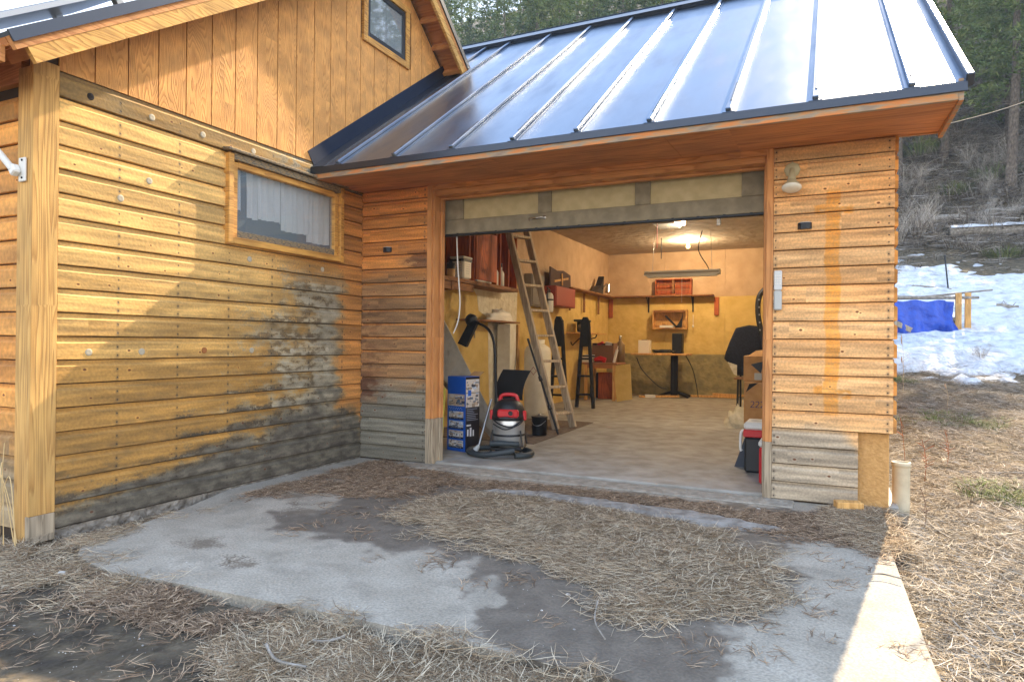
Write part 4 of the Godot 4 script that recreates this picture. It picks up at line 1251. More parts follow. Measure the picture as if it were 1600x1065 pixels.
func build_left_side() -> void:
	# cabinet of open pigeonholes on a plank shelf
	var sh := thing("plank_shelf", "thick brown plank shelf on the side wall carrying the cabinet", "shelf", Vector3(-0.22, 1.815, -2.5))
	box_part(sh, "plank", M.oldplank, Vector3(0, 0, 0), Vector3(0.30, 0.05, 2.3), 0.004)
	box_part(sh, "support", M.oldplank, Vector3(0.0, -0.08, 0.7), Vector3(0.30, 0.10, 0.05), 0.003)
	box_part(sh, "ledger", M.oldplank, Vector3(0.12, -0.075, 0.62), Vector3(0.03, 0.09, 0.9), 0.003)
	var cb := thing("open_cabinet", "reddish plywood open cabinet with upright dividers above the plank shelf", "cabinet", Vector3(-0.21, 1.842, -2.85))
	box_part(cb, "back", M.redply, Vector3(-0.14, 0.36, 0), Vector3(0.015, 0.72, 1.5), 0.0)
	for z in [0.64, 0.52, -0.1, -0.22, -0.48, -0.74]:
		box_part(cb, "divider", M.redply, Vector3(0.0, 0.36, z), Vector3(0.27, 0.72, 0.02), 0.002)
	box_part(cb, "door", M.redply, Vector3(0.142, 0.33, 0.21), Vector3(0.015, 0.62, 0.58), 0.002)
	box_part(cb, "top", M.redply, Vector3(0.0, 0.73, -0.05), Vector3(0.28, 0.02, 1.42), 0.002)
	var bu := thing("paint_pail", "square white plastic pail with printed sides on the plank shelf", "pail", Vector3(-0.16, 1.842, -2.14))
	box_part(bu, "body", M.plastic, Vector3(0, 0.125, 0), Vector3(0.19, 0.25, 0.21), 0.02)
	box_part(bu, "lid", M.plastic, Vector3(0, 0.26, 0), Vector3(0.205, 0.025, 0.225), 0.01)
	box_part(bu, "dark_band", M.black, Vector3(0.0, 0.225, 0), Vector3(0.1935, 0.03, 0.2135), 0.0)
	for k in 5: box_part(bu, "print_line", M.grey_box, Vector3(0.0962, 0.18 - k * 0.028, 0.0), Vector3(0.001, 0.006, 0.12 - 0.012 * k), 0.0)
	for k in 4: box_part(bu, "print_line", M.grey_box, Vector3(0.02, 0.19 - k * 0.03, 0.106), Vector3(0.09, 0.008, 0.001), 0.0)
	var cn := thing("small_can", "small tan and black can beside the white pail", "can", Vector3(-0.15, 1.842, -1.88))
	turned(cn, "can", std(196, 150, 88, 0.5), [Vector2(0.05, 0), Vector2(0.05, 0.15), Vector2(0, 0.152)], 20)
	turned(cn, "dark_lid", M.black, [Vector2(0.051, 0.1), Vector2(0.051, 0.17), Vector2(0.02, 0.178), Vector2(0.02, 0.2), Vector2(0, 0.2)], 20)
	for q in [[-3.20, 0.30, M.white, "clear bottle with a white label between the cabinet dividers"], [-3.02, 0.24, M.plastic, "slim cream spray bottle in a narrow cabinet slot"]]:
		var bo := thing("bottle", q[3], "bottle", Vector3(-0.13, 1.842, q[0]))
		turned(bo, "body", q[2], [Vector2(0.0, 0), Vector2(0.042, 0.002), Vector2(0.042, 0.17), Vector2(0.03, 0.2), Vector2(0.014, 0.22), Vector2(0.014, q[1]), Vector2(0, q[1])], 18)
		turned(bo, "cap", M.black, [Vector2(0.017, q[1] - 0.04), Vector2(0.017, q[1] + 0.012), Vector2(0, q[1] + 0.012)], 12)
	var pp := thing("paper_roll", "white paper roll lying on the plank shelf before the cabinet door", "paper", Vector3(-0.085, 1.853, -2.6))
	piped(pp, "roll", M.white, [Vector3(0, 0, -0.2), Vector3(0, 0, 0.2)], [0.012], 10)
	# lower shelf with a bag on it
	var ls := thing("bracket_shelf", "thin brown shelf board below the plank shelf holding a plastic bag", "shelf", Vector3(-0.24, 1.36, -3.1))
	box_part(ls, "board", M.oldplank, Vector3(0, 0, 0), Vector3(0.26, 0.022, 1.4), 0.002)
	for z in [-0.45, 0.3]:
		box_part(ls, "bracket", M.steel, Vector3(-0.08, -0.12, z), Vector3(0.012, 0.22, 0.02), 0.0)
	var bg := thing("plastic_bag", "crumpled white plastic bag lying on the thin shelf board", "bag", Vector3(-0.22, 1.372, -3.35))
	var fn := FastNoiseLite.new()
	fn.seed = 5
	fn.frequency = 2.2
	part(bg, "bag", M.plastic, func(st):
		st.set_smooth_group(1)
		for j in 8:
			for i in 16:
				var f := func(a: int, b: int) -> Vector3:
					var th := TAU * a / 16.0
					var ph := PI * 0.5 * b / 8.0
					var v := Vector3(cos(th) * cos(ph) * 0.11, sin(ph) * 0.15, sin(th) * cos(ph) * 0.36)
					return v * (1.0 + 0.5 * fn.get_noise_3d(v.x * 9, v.y * 9, v.z * 5)) * Vector3(1, 1, 1)
				quad(st, f.call(i, j), f.call(i + 1, j), f.call(i + 1, j + 1), f.call(i, j + 1)))
	# wooden column beside the tank
	var co := thing("pine_column", "boxed pale wooden column against the side wall beside the gas tank", "column", Vector3(-0.2, 0.02, -3.62))
	box_part(co, "column", M.cream, Vector3(0, 0.655, 0.08), Vector3(0.2, 1.31, 0.2), 0.004)
	box_part(co, "edge_board", M.pine, Vector3(0.0, 0.655, -0.08), Vector3(0.24, 1.31, 0.05), 0.004)
	var tk := thing("gas_tank", "tall cream gas cylinder with a rounded shoulder behind the ladder", "gas tank", Vector3(0.19, 0.02, -3.75))
	turned(tk, "cylinder", M.cream, [Vector2(0.16, 0.0), Vector2(0.17, 0.05), Vector2(0.18, 0.06), Vector2(0.19, 0.08), Vector2(0.19, 0.92), Vector2(0.175, 0.98), Vector2(0.12, 1.02), Vector2(0.1, 1.03), Vector2(0, 1.035)], 36)
	turned(tk, "collar", M.cream, [Vector2(0.10, 1.02), Vector2(0.105, 1.10), Vector2(0.1, 1.10), Vector2(0.095, 1.02)], 24)
	turned(tk, "valve", M.steel, [Vector2(0.02, 1.03), Vector2(0.02, 1.08), Vector2(0.03, 1.085), Vector2(0.03, 1.1), Vector2(0, 1.1)], 12)
	part(tk, "warning_mark", std(160, 84, 60, 0.7), func(st):
		var p := Vector3(0.02, 0.66, 0.1915)
		for k in 4:
			var q1 := Vector3([0, 0.05, 0, -0.05][k], [0.06, 0, -0.06, 0][k], 0)
			var q2 := Vector3([0.05, 0, -0.05, 0][k], [0, -0.06, 0, 0.06][k], 0)
			quad(st, p + q1, p + q2, p + q2 * 0.82, p + q1 * 0.82))
	# old wooden ladder
	var la := thing("wooden_ladder", "long weathered wooden ladder leaning from the mat up to the side wall", "ladder")
	var f1 := Vector3(0.97, 0.03, -2.50)
	var f2 := Vector3(1.08, 0.03, -2.80)
	var t1 := Vector3(0.20, 2.70, -2.60)
	var t2 := Vector3(0.33, 2.70, -2.90)
	var side := (f2 - f1).normalized()
	for q in [[f1, t1], [f2, t2]]:
		part(la, "rail", M.ladder, func(st): bar(st, q[0], q[1], 0.04, 0.10, side.cross((q[1] - q[0]).normalized()), 0.006))
	for k in 8:
		var t := 0.07 + k * 0.118
		var pa := f1.lerp(t1, t)
		var pb := f2.lerp(t2, t)
		part(la, "rung", M.ladder, func(st): bar(st, pa, pb, 0.11, 0.03, Vector3.UP, 0.004))
	# black stepladders folded against the wall
	for q in [[0, Vector3(0.03, 0.02, -5.0), "black painted folding stepladder next to the wooden ladder"], [1, Vector3(0.36, 0.02, -5.35), "black painted folding stepladder beside the work table"]]:
		var bl := thing("black_stepladder", q[2], "stepladder", q[1])
		for s in [-1, 1]:
			part(bl, "rail", M.black_matte, func(st):
				bar(st, Vector3(s * 0.16, 0, 0.05 * s), Vector3(s * 0.045, 1.42, 0), 0.05, 0.06, Vector3(0, 0, 1), 0.006))
		part(bl, "head", M.black_matte, func(st): prism(st, PackedVector2Array([Vector2(-0.09, 1.0), Vector2(0.09, 1.0), Vector2(0.06, 1.42), Vector2(0.03, 1.48), Vector2(-0.03, 1.48), Vector2(-0.06, 1.42)]), 0.07, Transform3D(Basis(), Vector3(0, 0, -0.02))))
		for y in [0.22, 0.52, 0.80]:
			box_part(bl, "step", M.black_matte, Vector3(0, y, 0), Vector3(0.30 - y * 0.14, 0.03, 0.09), 0.004)
	# shop vacuum
	var v := thing("shop_vacuum", "steel and red shop vacuum with a ribbed grey hose coiled round it", "vacuum", Vector3(1.20, 0.02, -0.68), 0.25)
	turned(v, "drum", M.drum, [Vector2(0.0, 0.09), Vector2(0.145, 0.09), Vector2(0.15, 0.10), Vector2(0.152, 0.28), Vector2(0.154, 0.29), Vector2(0.148, 0.31), Vector2(0.146, 0.34)], 36)
	turned(v, "drum_band", M.darkmetal, [Vector2(0.1535, 0.185), Vector2(0.156, 0.19), Vector2(0.156, 0.2), Vector2(0.1535, 0.205)], 36)
	turned(v, "rim", M.black, [Vector2(0.15, 0.33), Vector2(0.16, 0.34), Vector2(0.16, 0.37), Vector2(0.15, 0.375)], 36)
	turned(v, "motor_head", M.black, [Vector2(0.155, 0.37), Vector2(0.15, 0.42), Vector2(0.13, 0.47), Vector2(0.1, 0.505), Vector2(0.05, 0.525), Vector2(0, 0.53)], 32)
	part(v, "carry_handle", M.red, func(st): tube(st, curve([Vector3(-0.09, 0.48, 0), Vector3(-0.07, 0.55, 0), Vector3(0, 0.565, 0), Vector3(0.07, 0.55, 0), Vector3(0.09, 0.48, 0)], 5), [0.018], 10))
	part(v, "blower_port", M.red, func(st):
		bx(st, Vector3(0.02, 0.40, 0.14), Vector3(0.2, 0.075, 0.05), Basis(), 0.015)
		lathe(st, [Vector2(0.022, -0.02), Vector2(0.022, 0.03), Vector2(0.032, 0.032), Vector2(0.034, 0.0)], 20, Transform3D(Basis(Vector3(1, 0, 0), PI / 2), Vector3(0.05, 0.405, 0.15))))
	turned(v, "port_hole", M.black, [Vector2(0.023, 0.012), Vector2(0, 0.012)], 18, Transform3D(Basis(Vector3(1, 0, 0), PI / 2), Vector3(0.05, 0.405, 0.16)))
	for s in [-1, 1]:
		box_part(v, "latch", M.red, Vector3(s * 0.155, 0.375, 0.03), Vector3(0.035, 0.09, 0.045), 0.008)
	part(v, "base_frame", M.black, func(st):
		bx(st, Vector3(0, 0.075, 0), Vector3(0.30, 0.03, 0.30), Basis(), 0.01)
		for x in [-1, 1]:
			for z in [-1, 1]:
				tube(st, [Vector3(x * 0.13, 0.24, z * 0.10), Vector3(x * 0.155, 0.09, z * 0.12)], [0.008], 6))
	for x in [-1, 1]:
		for z in [-1, 1]:
			turned(v, "caster", M.rubber, [Vector2(0, -0.012), Vector2(0.026, -0.01), Vector2(0.028, 0), Vector2(0.026, 0.01), Vector2(0, 0.012)], 16, Transform3D(Basis(Vector3(0, 0, 1), PI / 2), Vector3(x * 0.14, 0.028, z * 0.13)))
	var hp := []
	for k in 60:
		var a := TAU * (k / 59.0) * 1.0 + 0.6
		hp.append(Vector3(-0.07 + sin(a) * (0.30 + 0.02 * sin(a * 2.0)), 0.034 + (0.05 if k > 50 else 0.0) * (k - 50) / 9.0, cos(a) * 0.24 + 0.06))
	var hr := []
	for k in hp.size() * 3: hr.append(0.027 if k % 2 == 0 else 0.0235)
	var dense := []
	for k in hp.size() - 1:
		for j in 3: dense.append(hp[k].lerp(hp[k + 1], j / 3.0))
	piped(v, "hose", M.rubber, dense, hr, 14)
	piped(v, "power_cord", M.black, curve([Vector3(-0.14, 0.34, 0.08), Vector3(-0.05, 0.30, 0.16), Vector3(0.06, 0.28, 0.165), Vector3(0.15, 0.34, 0.08), Vector3(0.12, 0.3, 0.14), Vector3(0, 0.255, 0.17), Vector3(-0.12, 0.3, 0.13)], 6), [0.006], 6)
	piped(v, "wand", M.rubber, [Vector3(0.12, 0.12, 0.12), Vector3(-0.03, 0.13, 0.19), Vector3(-0.13, 0.12, 0.16)], [0.022, 0.026, 0.03], 12)
	# printed carton
	var bb := thing("blue_carton", "tall blue and black printed carton standing by the door jamb", "carton", Vector3(0.69, 0.02, -0.72), -0.25)
	box_part(bb, "carton", M.blue, Vector3(0, 0.36, 0), Vector3(0.24, 0.72, 0.20), 0.003)
	for fc in 2:
		var im := carton_print(fc)
		var pm := std(255, 255, 255, 0.4)
		pm.albedo_texture = ImageTexture.create_from_image(im)
		var ps := S()
		if fc == 0: uvq(ps, [Vector3(-0.119, 0.005, 0.1008), Vector3(0.119, 0.005, 0.1008), Vector3(0.119, 0.715, 0.1008), Vector3(-0.119, 0.715, 0.1008)], [Vector2(0, 1), Vector2(1, 1), Vector2(1, 0), Vector2(0, 0)])
		else: uvq(ps, [Vector3(0.1208, 0.005, 0.099), Vector3(0.1208, 0.005, -0.099), Vector3(0.1208, 0.715, -0.099), Vector3(0.1208, 0.715, 0.099)], [Vector2(0, 1), Vector2(1, 1), Vector2(1, 0), Vector2(0, 0)])
		obj("printed_face", ps, pm, bb)
	part(bb, "open_flap", M.card, func(st): quad(st, Vector3(-0.02, 0.722, -0.098), Vector3(0.119, 0.722, -0.098), Vector3(0.14, 0.765, -0.15), Vector3(-0.0, 0.765, -0.15)))
	# grey boards leaning in the corner
	var bs := [["grey wallboard sheet leaning in the front corner behind the carton", Vector3(0.10, 0.02, -1.35), 0.0], ["second grey wallboard sheet leaning in front of the first", Vector3(0.24, 0.02, -1.25), 0.06]]
	for q in bs:
		var lb := thing("leaning_sheet", q[0], "wallboard", q[1])
		part(lb, "sheet", M.sheet, func(st): prism(st, PackedVector2Array([Vector2(0.62, 0.0), Vector2(0.72 - q[2], 0.02), Vector2(-0.32, 1.55), Vector2(-0.42, 1.50), Vector2(-0.42, 0.9)]), 0.014, Transform3D(Basis(Vector3(1, 0, 0), -0.08), Vector3.ZERO)))
	# string trimmer hung up, snow shovel, pole, bucket
	var tr := thing("string_trimmer", "black string trimmer standing head up behind the carton", "string trimmer", Vector3(0.0, 0.0, -1.3))
	piped(tr, "shaft", M.black, curve([Vector3(0.80, 0.1, 0.08), Vector3(0.79, 0.7, 0.08), Vector3(0.76, 1.05, 0.06), Vector3(0.66, 1.22, 0.03), Vector3(0.46, 1.30, 0.0)], 6), [0.015], 10)
	turned(tr, "cutting_head", M.black, [Vector2(0, -0.05), Vector2(0.06, -0.04), Vector2(0.07, 0.0), Vector2(0.05, 0.05), Vector2(0, 0.06)], 16, Transform3D(Basis(Vector3(0, 0, 1), 0.9), Vector3(0.45, 1.31, 0)))
	part(tr, "guard", M.darkmetal, func(st): prism(st, PackedVector2Array([Vector2(0, 0.06), Vector2(0.08, 0.02), Vector2(-0.06, -0.25), Vector2(-0.16, -0.21)]), 0.05, Transform3D(Basis(), Vector3(0.46, 1.27, -0.02))))
	part(tr, "loop_handle", M.black, func(st): tube(st, curve([Vector3(0.80, 0.42, 0.09), Vector3(0.88, 0.46, 0.13), Vector3(0.97, 0.44, 0.13), Vector3(0.97, 0.38, 0.13), Vector3(0.86, 0.35, 0.1), Vector3(0.80, 0.38, 0.09)], 5), [0.013], 8))
	var sv := thing("snow_shovel", "black plastic snow shovel blade resting behind the vacuum", "shovel", Vector3(0.86, 0.62, -1.55), -0.3)
	part(sv, "blade", M.black_matte, func(st):
		st.set_smooth_group(1)
		for i in 8:
			for j in 6:
				var f := func(a: int, b: int) -> Vector3:
					var x := -0.2 + 0.05 * a
					var y := -0.16 + 0.32 * b / 6.0
					return Vector3(x + y * 0.35, y, 0.06 * cos(y * 8.0) + 0.25 * absf(x) * 0.4)
				quad(st, f.call(i, j), f.call(i + 1, j), f.call(i + 1, j + 1), f.call(i, j + 1)))
	piped(sv, "shaft", M.black, [Vector3(0, -0.1, 0.03), Vector3(-0.06, -0.58, 0.10)], [0.014], 10)
	var po := thing("extension_pole", "thin dark extension pole slanting down to the black bucket", "pole")
	piped(po, "pole", M.darkmetal, [Vector3(0.85, 1.12, -1.9), Vector3(1.19, 0.05, -2.0)], [0.013], 8)
	for t in [0.42, 0.72]:
		turned(po, "twist_lock", M.black, [Vector2(0.014, -0.03), Vector2(0.022, -0.025), Vector2(0.022, 0.025), Vector2(0.014, 0.03)], 12, Transform3D(Basis(Vector3(0, 0, 1), 0.31), Vector3(0.85, 1.12, -1.9).lerp(Vector3(1.19, 0.05, -2.0), t)))
	var bt := thing("black_bucket", "small black lidded bucket with wire handle on the floor mat", "bucket", Vector3(0.97, 0.03, -1.98))
	turned(bt, "bucket", M.black, [Vector2(0, 0), Vector2(0.083, 0.0), Vector2(0.09, 0.2), Vector2(0.094, 0.203), Vector2(0.094, 0.212), Vector2(0.08, 0.212)], 28)
	turned(bt, "lid", M.steel, [Vector2(0.09, 0.213), Vector2(0.07, 0.222), Vector2(0.02, 0.226), Vector2(0.015, 0.24), Vector2(0, 0.242)], 24)
	piped(bt, "handle", M.steel, curve([Vector3(-0.09, 0.17, 0.03), Vector3(-0.03, 0.12, 0.09), Vector3(0.04, 0.12, 0.09), Vector3(0.09, 0.17, 0.03)], 5), [0.004], 6)
	var rg := thing("floor_mat", "flat brown mat on the floor under the ladder feet", "mat", Vector3(0.42, 0.021, -2.4))
	box_part(rg, "mat", M.mat_rug, Vector3(0, 0.004, 0), Vector3(1.45, 0.008, 2.1), 0.003, Basis(Vector3.UP, 0.02))
	var tx := thing("extension_wand", "grey vacuum wand standing against the printed carton", "wand")
	piped(tx, "wand", M.steel, [Vector3(0.93, 0.10, -0.60), Vector3(0.965, 0.52, -0.78)], [0.012], 10)
	piped(tx, "nozzle", M.grey_box, [Vector3(0.90, 0.05, -0.58), Vector3(0.93, 0.10, -0.60)], [0.03, 0.014], 10)
	var yb := thing("yellow_board", "narrow yellow board edge standing between the jamb and the carton", "board", Vector3(0.50, 0.02, -0.62))
	box_part(yb, "board", std(214, 200, 84, 0.7), Vector3(0, 0.3, 0), Vector3(0.05, 0.6, 0.02), 0.002, Basis(Vector3(0, 0, 1), -0.05))

func build_back_side() -> void:
	# things along the side wall, further in
	var rb := thing("red_cabinet", "small red cabinet fixed to the side wall below the dark sign", "cabinet", Vector3(-0.22, 1.85, -5.62))
	box_part(rb, "body", std(150, 62, 44, 0.6), Vector3(0, 0, 0), Vector3(0.26, 0.33, 0.95), 0.004)
	box_part(rb, "door", std(158, 68, 48, 0.6), Vector3(0.136, 0, 0.02), Vector3(0.012, 0.31, 0.88), 0.003)
	var sg := thing("tool_sign", "dark wooden plaque with crossed pale tools standing on the red cabinet", "sign", Vector3(-0.25, 2.02, -5.75))
	part(sg, "board", std(74, 48, 36, 0.8), func(st): prism(st, PackedVector2Array([Vector2(-0.5, 0.0), Vector2(0.48, 0.0), Vector2(0.46, 0.26), Vector2(0.1, 0.31), Vector2(-0.2, 0.28), Vector2(-0.5, 0.32)]), 0.025, Transform3D(Basis(Vector3(0, 0, -1), Vector3(0, 1, 0), Vector3(1, 0, 0)), Vector3.ZERO)))
	part(sg, "crossed_tool", M.pine, func(st): bar(st, Vector3(0.03, 0.09, 0.34), Vector3(0.03, 0.19, -0.32), 0.015, 0.035))
	part(sg, "crossed_tool", M.pine, func(st): bar(st, Vector3(0.045, 0.04, 0.0), Vector3(0.045, 0.25, 0.02), 0.035, 0.015, Vector3(1, 0, 0)))
	var fe := thing("fire_extinguisher", "white fire extinguisher with a black head hung on the side wall", "fire extinguisher", Vector3(-0.16, 1.57, -5.05))
	turned(fe, "cylinder", M.white, [Vector2(0, 0), Vector2(0.06, 0.005), Vector2(0.065, 0.03), Vector2(0.065, 0.26), Vector2(0.05, 0.3), Vector2(0.025, 0.32), Vector2(0.0, 0.32)], 22)
	turned(fe, "strap", M.black, [Vector2(0.067, 0.19), Vector2(0.067, 0.215)], 22)
	part(fe, "head", M.black, func(st):
		bx(st, Vector3(0, 0.345, 0), Vector3(0.03, 0.05, 0.03), Basis(), 0.005)
		bar(st, Vector3(0, 0.36, -0.02), Vector3(0, 0.395, 0.1), 0.02, 0.012))
	piped(fe, "hose", M.black, curve([Vector3(0, 0.34, 0.02), Vector3(0, 0.33, 0.09), Vector3(0.0, 0.22, 0.09), Vector3(0, 0.1, 0.085)], 5), [0.01], 8)
	var gb := thing("fuse_box", "grey metal electrical box on the side wall behind the ladder", "electrical box", Vector3(-0.29, 1.9, -4.72))
	box_part(gb, "case", std(120, 112, 100, 0.6), Vector3.ZERO, Vector3(0.13, 0.5, 0.5), 0.006)
	box_part(gb, "lid", std(110, 102, 92, 0.6), Vector3(0.07, 0, 0), Vector3(0.012, 0.46, 0.46), 0.004)
	var ls := thing("wall_shelf", "long narrow shelf board along the side wall past the red cabinet", "shelf", Vector3(-0.26, 2.06, -7.55))
	box_part(ls, "board", M.oldplank, Vector3.ZERO, Vector3(0.22, 0.025, 2.8), 0.003)
	for z in [1.1, 0.3, -0.6]: box_part(ls, "bracket", M.oldplank, Vector3(-0.06, -0.2, z), Vector3(0.03, 0.38, 0.05), 0.002)
	var bs := thing("corner_shelf", "dark wooden shelf on brackets along the rear wall below the shop light", "shelf", Vector3(0.72, 2.07, -8.88))
	box_part(bs, "board", M.oldplank, Vector3(0.04, 0, 0), Vector3(2.2, 0.03, 0.22), 0.004)
	for x in [-0.2, 0.72]:
		part(bs, "bracket", M.darkmetal, func(st):
			bx(st, Vector3(x, -0.17, -0.105), Vector3(0.03, 0.32, 0.01))
			bar(st, Vector3(x, -0.02, 0.08), Vector3(x, -0.2, -0.1), 0.02, 0.012))
	box_part(bs, "wood_bracket", M.redply, Vector3(-1.02, -0.24, -0.08), Vector3(0.09, 0.40, 0.03), 0.003)
	var st0 := thing("wall_cleat", "short brown wood cleat screwed to the rear wall beyond the shelf end", "cleat", Vector3(1.91, 1.85, -8.975))
	box_part(st0, "cleat", M.redply, Vector3.ZERO, Vector3(0.09, 0.37, 0.03), 0.003)
	var cu := thing("pigeonhole_box", "two hole reddish wooden box standing on the rear shelf", "wooden box", Vector3(1.06, 2.087, -8.9))
	part(cu, "case", M.redply, func(st): crate(st, Vector3(0, 0.17, 0), Vector3(0.74, 0.33, 0.16), 0.02))
	box_part(cu, "divider", M.oldplank, Vector3(0, 0.17, 0.012), Vector3(0.04, 0.285, 0.135), 0.002)
	for y in [0.11, 0.22]: box_part(cu, "slat", M.oldplank, Vector3(0, y, 0.085), Vector3(0.7, 0.016, 0.008), 0.001)
	var cr := thing("wall_crate", "open wooden crate hung on the rear wall holding papers", "crate", Vector3(1.0, 1.58, -8.86))
	part(cr, "case", M.pine, func(st): crate(st, Vector3.ZERO, Vector3(0.70, 0.40, 0.2), 0.02))
	for y in [-0.1, 0.03, 0.14]: box_part(cr, "slat", M.pine, Vector3(0, y, -0.06), Vector3(0.65, 0.05, 0.01), 0.001)
	box_part(cr, "edge", M.oldplank, Vector3(0, 0.17, 0.106), Vector3(0.62, 0.045, 0.012), 0.001)
	var pa := thing("paper_stack", "white papers and a dark fan lying in the wall crate", "papers", Vector3(1.0, 1.40, -8.8))
	box_part(pa, "stack", M.white, Vector3(-0.05, 0.035, 0), Vector3(0.28, 0.05, 0.12), 0.002)
	part(pa, "scissors", M.black, func(st): bar(st, Vector3(-0.08, 0.26, 0.04), Vector3(0.16, 0.02, 0.04), 0.02, 0.04))
	part(pa, "fan", M.darkmetal, func(st): prism(st, PackedVector2Array([Vector2(0.12, 0.0), Vector2(0.26, 0.02), Vector2(0.28, 0.32), Vector2(0.25, 0.2), Vector2(0.19, 0.1)]), 0.02, Transform3D(Basis(), Vector3(0, 0, 0.03))))
	var ch := thing("hanging_hook", "small pale hook on a cord hanging from the rear shelf", "hook", Vector3(1.46, 1.68, -8.9))
	piped(ch, "cord", M.white, [Vector3(0, 0, 0), Vector3(0, -0.22, 0)], [0.006], 6)
	turned(ch, "hook", M.plastic, [Vector2(0, -0.27), Vector2(0.02, -0.25), Vector2(0.02, -0.22), Vector2(0, -0.2)], 10)
	var mt := thing("metal_fixture", "shiny metal work lamps heaped on the shelf corner", "work lamp", Vector3(-0.22, 2.073, -8.05))
	part(mt, "hood", M.darkmetal, func(st): prism(st, PackedVector2Array([Vector2(-0.3, 0.0), Vector2(0.25, 0.0), Vector2(0.3, 0.36), Vector2(0.1, 0.16)]), 0.12, Transform3D(Basis(Vector3(0, 0, -1), Vector3(0, 1, 0), Vector3(1, 0, 0)), Vector3(-0.06, 0, 0.35))))
	piped(mt, "lamp_can", M.chrome, [Vector3(0.06, 0.05, -0.2), Vector3(0.06, 0.22, -0.22)], [0.06, 0.05], 14)
	piped(mt, "arm", M.chrome, [Vector3(0.08, 0.1, 0.2), Vector3(0.08, 0.22, -0.05)], [0.018], 8)
	# work table with its load
	var wt := thing("work_table", "small wooden work table with pine legs near the rear wall", "table", Vector3(0.14, 0.02, -7.1))
	box_part(wt, "top", std(150, 104, 66, 0.7), Vector3(0, 0.68, 0), Vector3(0.66, 0.035, 0.62), 0.004)
	box_part(wt, "apron", std(170, 112, 70, 0.7), Vector3(0, 0.63, 0.27), Vector3(0.58, 0.07, 0.02), 0.002)
	for x in [-1, 1]:
		for z in [-1, 1]: box_part(wt, "leg", M.pine, Vector3(x * 0.27, 0.33, z * 0.26), Vector3(0.055, 0.66, 0.055), 0.004)
	var cbx := thing("brown_carton", "brown cardboard box of odds and ends on the work table", "carton", Vector3(0.12, 0.72, -7.2))
	part(cbx, "box", std(120, 88, 62, 0.85), func(st): crate(st, Vector3(0, 0.18, 0), Vector3(0.42, 0.36, 0.28), 0.01))
	box_part(cbx, "front", std(126, 92, 66, 0.85), Vector3(0, 0.16, 0.145), Vector3(0.42, 0.32, 0.008), 0.0)
	part(cbx, "red_wrapper", M.red, func(st): bx(st, Vector3(-0.06, 0.35, 0.09), Vector3(0.12, 0.05, 0.06), Basis(Vector3(0, 0, 1), 0.4), 0.008))
	part(cbx, "white_packet", M.white, func(st): bx(st, Vector3(0.10, 0.33, 0.1), Vector3(0.12, 0.10, 0.05), Basis(Vector3(0, 0, 1), -0.2), 0.008))
	var rt := thing("red_tool", "red power tool lying at the front of the work table", "power tool", Vector3(0.14, 0.72, -6.88))
	part(rt, "body", M.red, func(st):
		tube(st, [Vector3(-0.12, 0.05, 0), Vector3(0.0, 0.07, 0), Vector3(0.1, 0.06, 0)], [0.035, 0.05, 0.03], 12)
		bx(st, Vector3(0.06, 0.03, 0), Vector3(0.06, 0.06, 0.05), Basis(), 0.01))
	piped(rt, "nose", M.steel, [Vector3(-0.12, 0.05, 0), Vector3(-0.2, 0.05, 0)], [0.02, 0.016], 10)
	var tu := thing("white_tube", "white caulk tube leaning on the brown carton", "tube", Vector3(0.36, 0.72, -6.98))
	piped(tu, "tube", M.white, [Vector3(0, 0.0, 0), Vector3(0.05, 0.24, -0.04)], [0.026, 0.026], 12)
	piped(tu, "tip", M.plastic, [Vector3(0.05, 0.24, -0.04), Vector3(0.065, 0.31, -0.05)], [0.012, 0.004], 8)
	var bk := thing("book_stack", "white and dark papers stacked at the side wall end of the work table", "papers", Vector3(-0.14, 0.718, -7.0))
	box_part(bk, "paper_block", M.plastic, Vector3(-0.02, 0.05, 0.02), Vector3(0.24, 0.09, 0.2), 0.003)
	box_part(bk, "dark_book", M.darkmetal, Vector3(0.0, 0.115, 0.0), Vector3(0.22, 0.025, 0.18), 0.003, Basis(Vector3.UP, 0.3))
	box_part(bk, "magazine", M.white, Vector3(0.03, 0.135, 0.02), Vector3(0.16, 0.012, 0.12), 0.001, Basis(Vector3.UP, -0.2))
	var wb := thing("plywood_box", "brown plywood crate stored under the work table", "crate", Vector3(0.16, 0.02, -7.35))
	part(wb, "box", M.redply, func(st): bx(st, Vector3(0, 0.25, 0), Vector3(0.34, 0.5, 0.3), Basis(), 0.005))
	var dk := thing("storage_bin", "dark plastic bin pushed under the work table by the side wall", "bin", Vector3(-0.08, 0.02, -7.55))
	box_part(dk, "bin", M.black_matte, Vector3(0, 0.24, 0), Vector3(0.3, 0.48, 0.4), 0.02)
	var ob := thing("leaning_board", "yellow chipboard panel leaning on the end of the work table", "board", Vector3(0.62, 0.02, -6.72))
	part(ob, "panel", M.wall_yellow, func(st): prism(st, PackedVector2Array([Vector2(-0.12, 0.0), Vector2(0.16, 0.06), Vector2(0.08, 0.70), Vector2(-0.22, 0.66)]), 0.016, Transform3D(Basis(Vector3(1, 0, 0), -0.22), Vector3.ZERO)))
	# bracket shelf with a vise
	var bsh := thing("scroll_shelf", "pale shelf on black scroll brackets along the side wall", "shelf", Vector3(-0.2, 1.26, -7.1))
	box_part(bsh, "board", M.pine, Vector3.ZERO, Vector3(0.3, 0.02, 1.5), 0.002)
	for z in [0.5, -0.2]:
		piped(bsh, "scroll_bracket", M.black, curve([Vector3(0.12, -0.015, z), Vector3(0.10, -0.07, z), Vector3(0.02, -0.10, z), Vector3(-0.06, -0.17, z), Vector3(-0.12, -0.22, z), Vector3(-0.15, -0.16, z)], 5), [0.011], 8)
	var vi := thing("bench_grinder", "dark green bench grinder sitting on the scroll bracket shelf", "bench grinder", Vector3(-0.18, 1.27, -6.75))
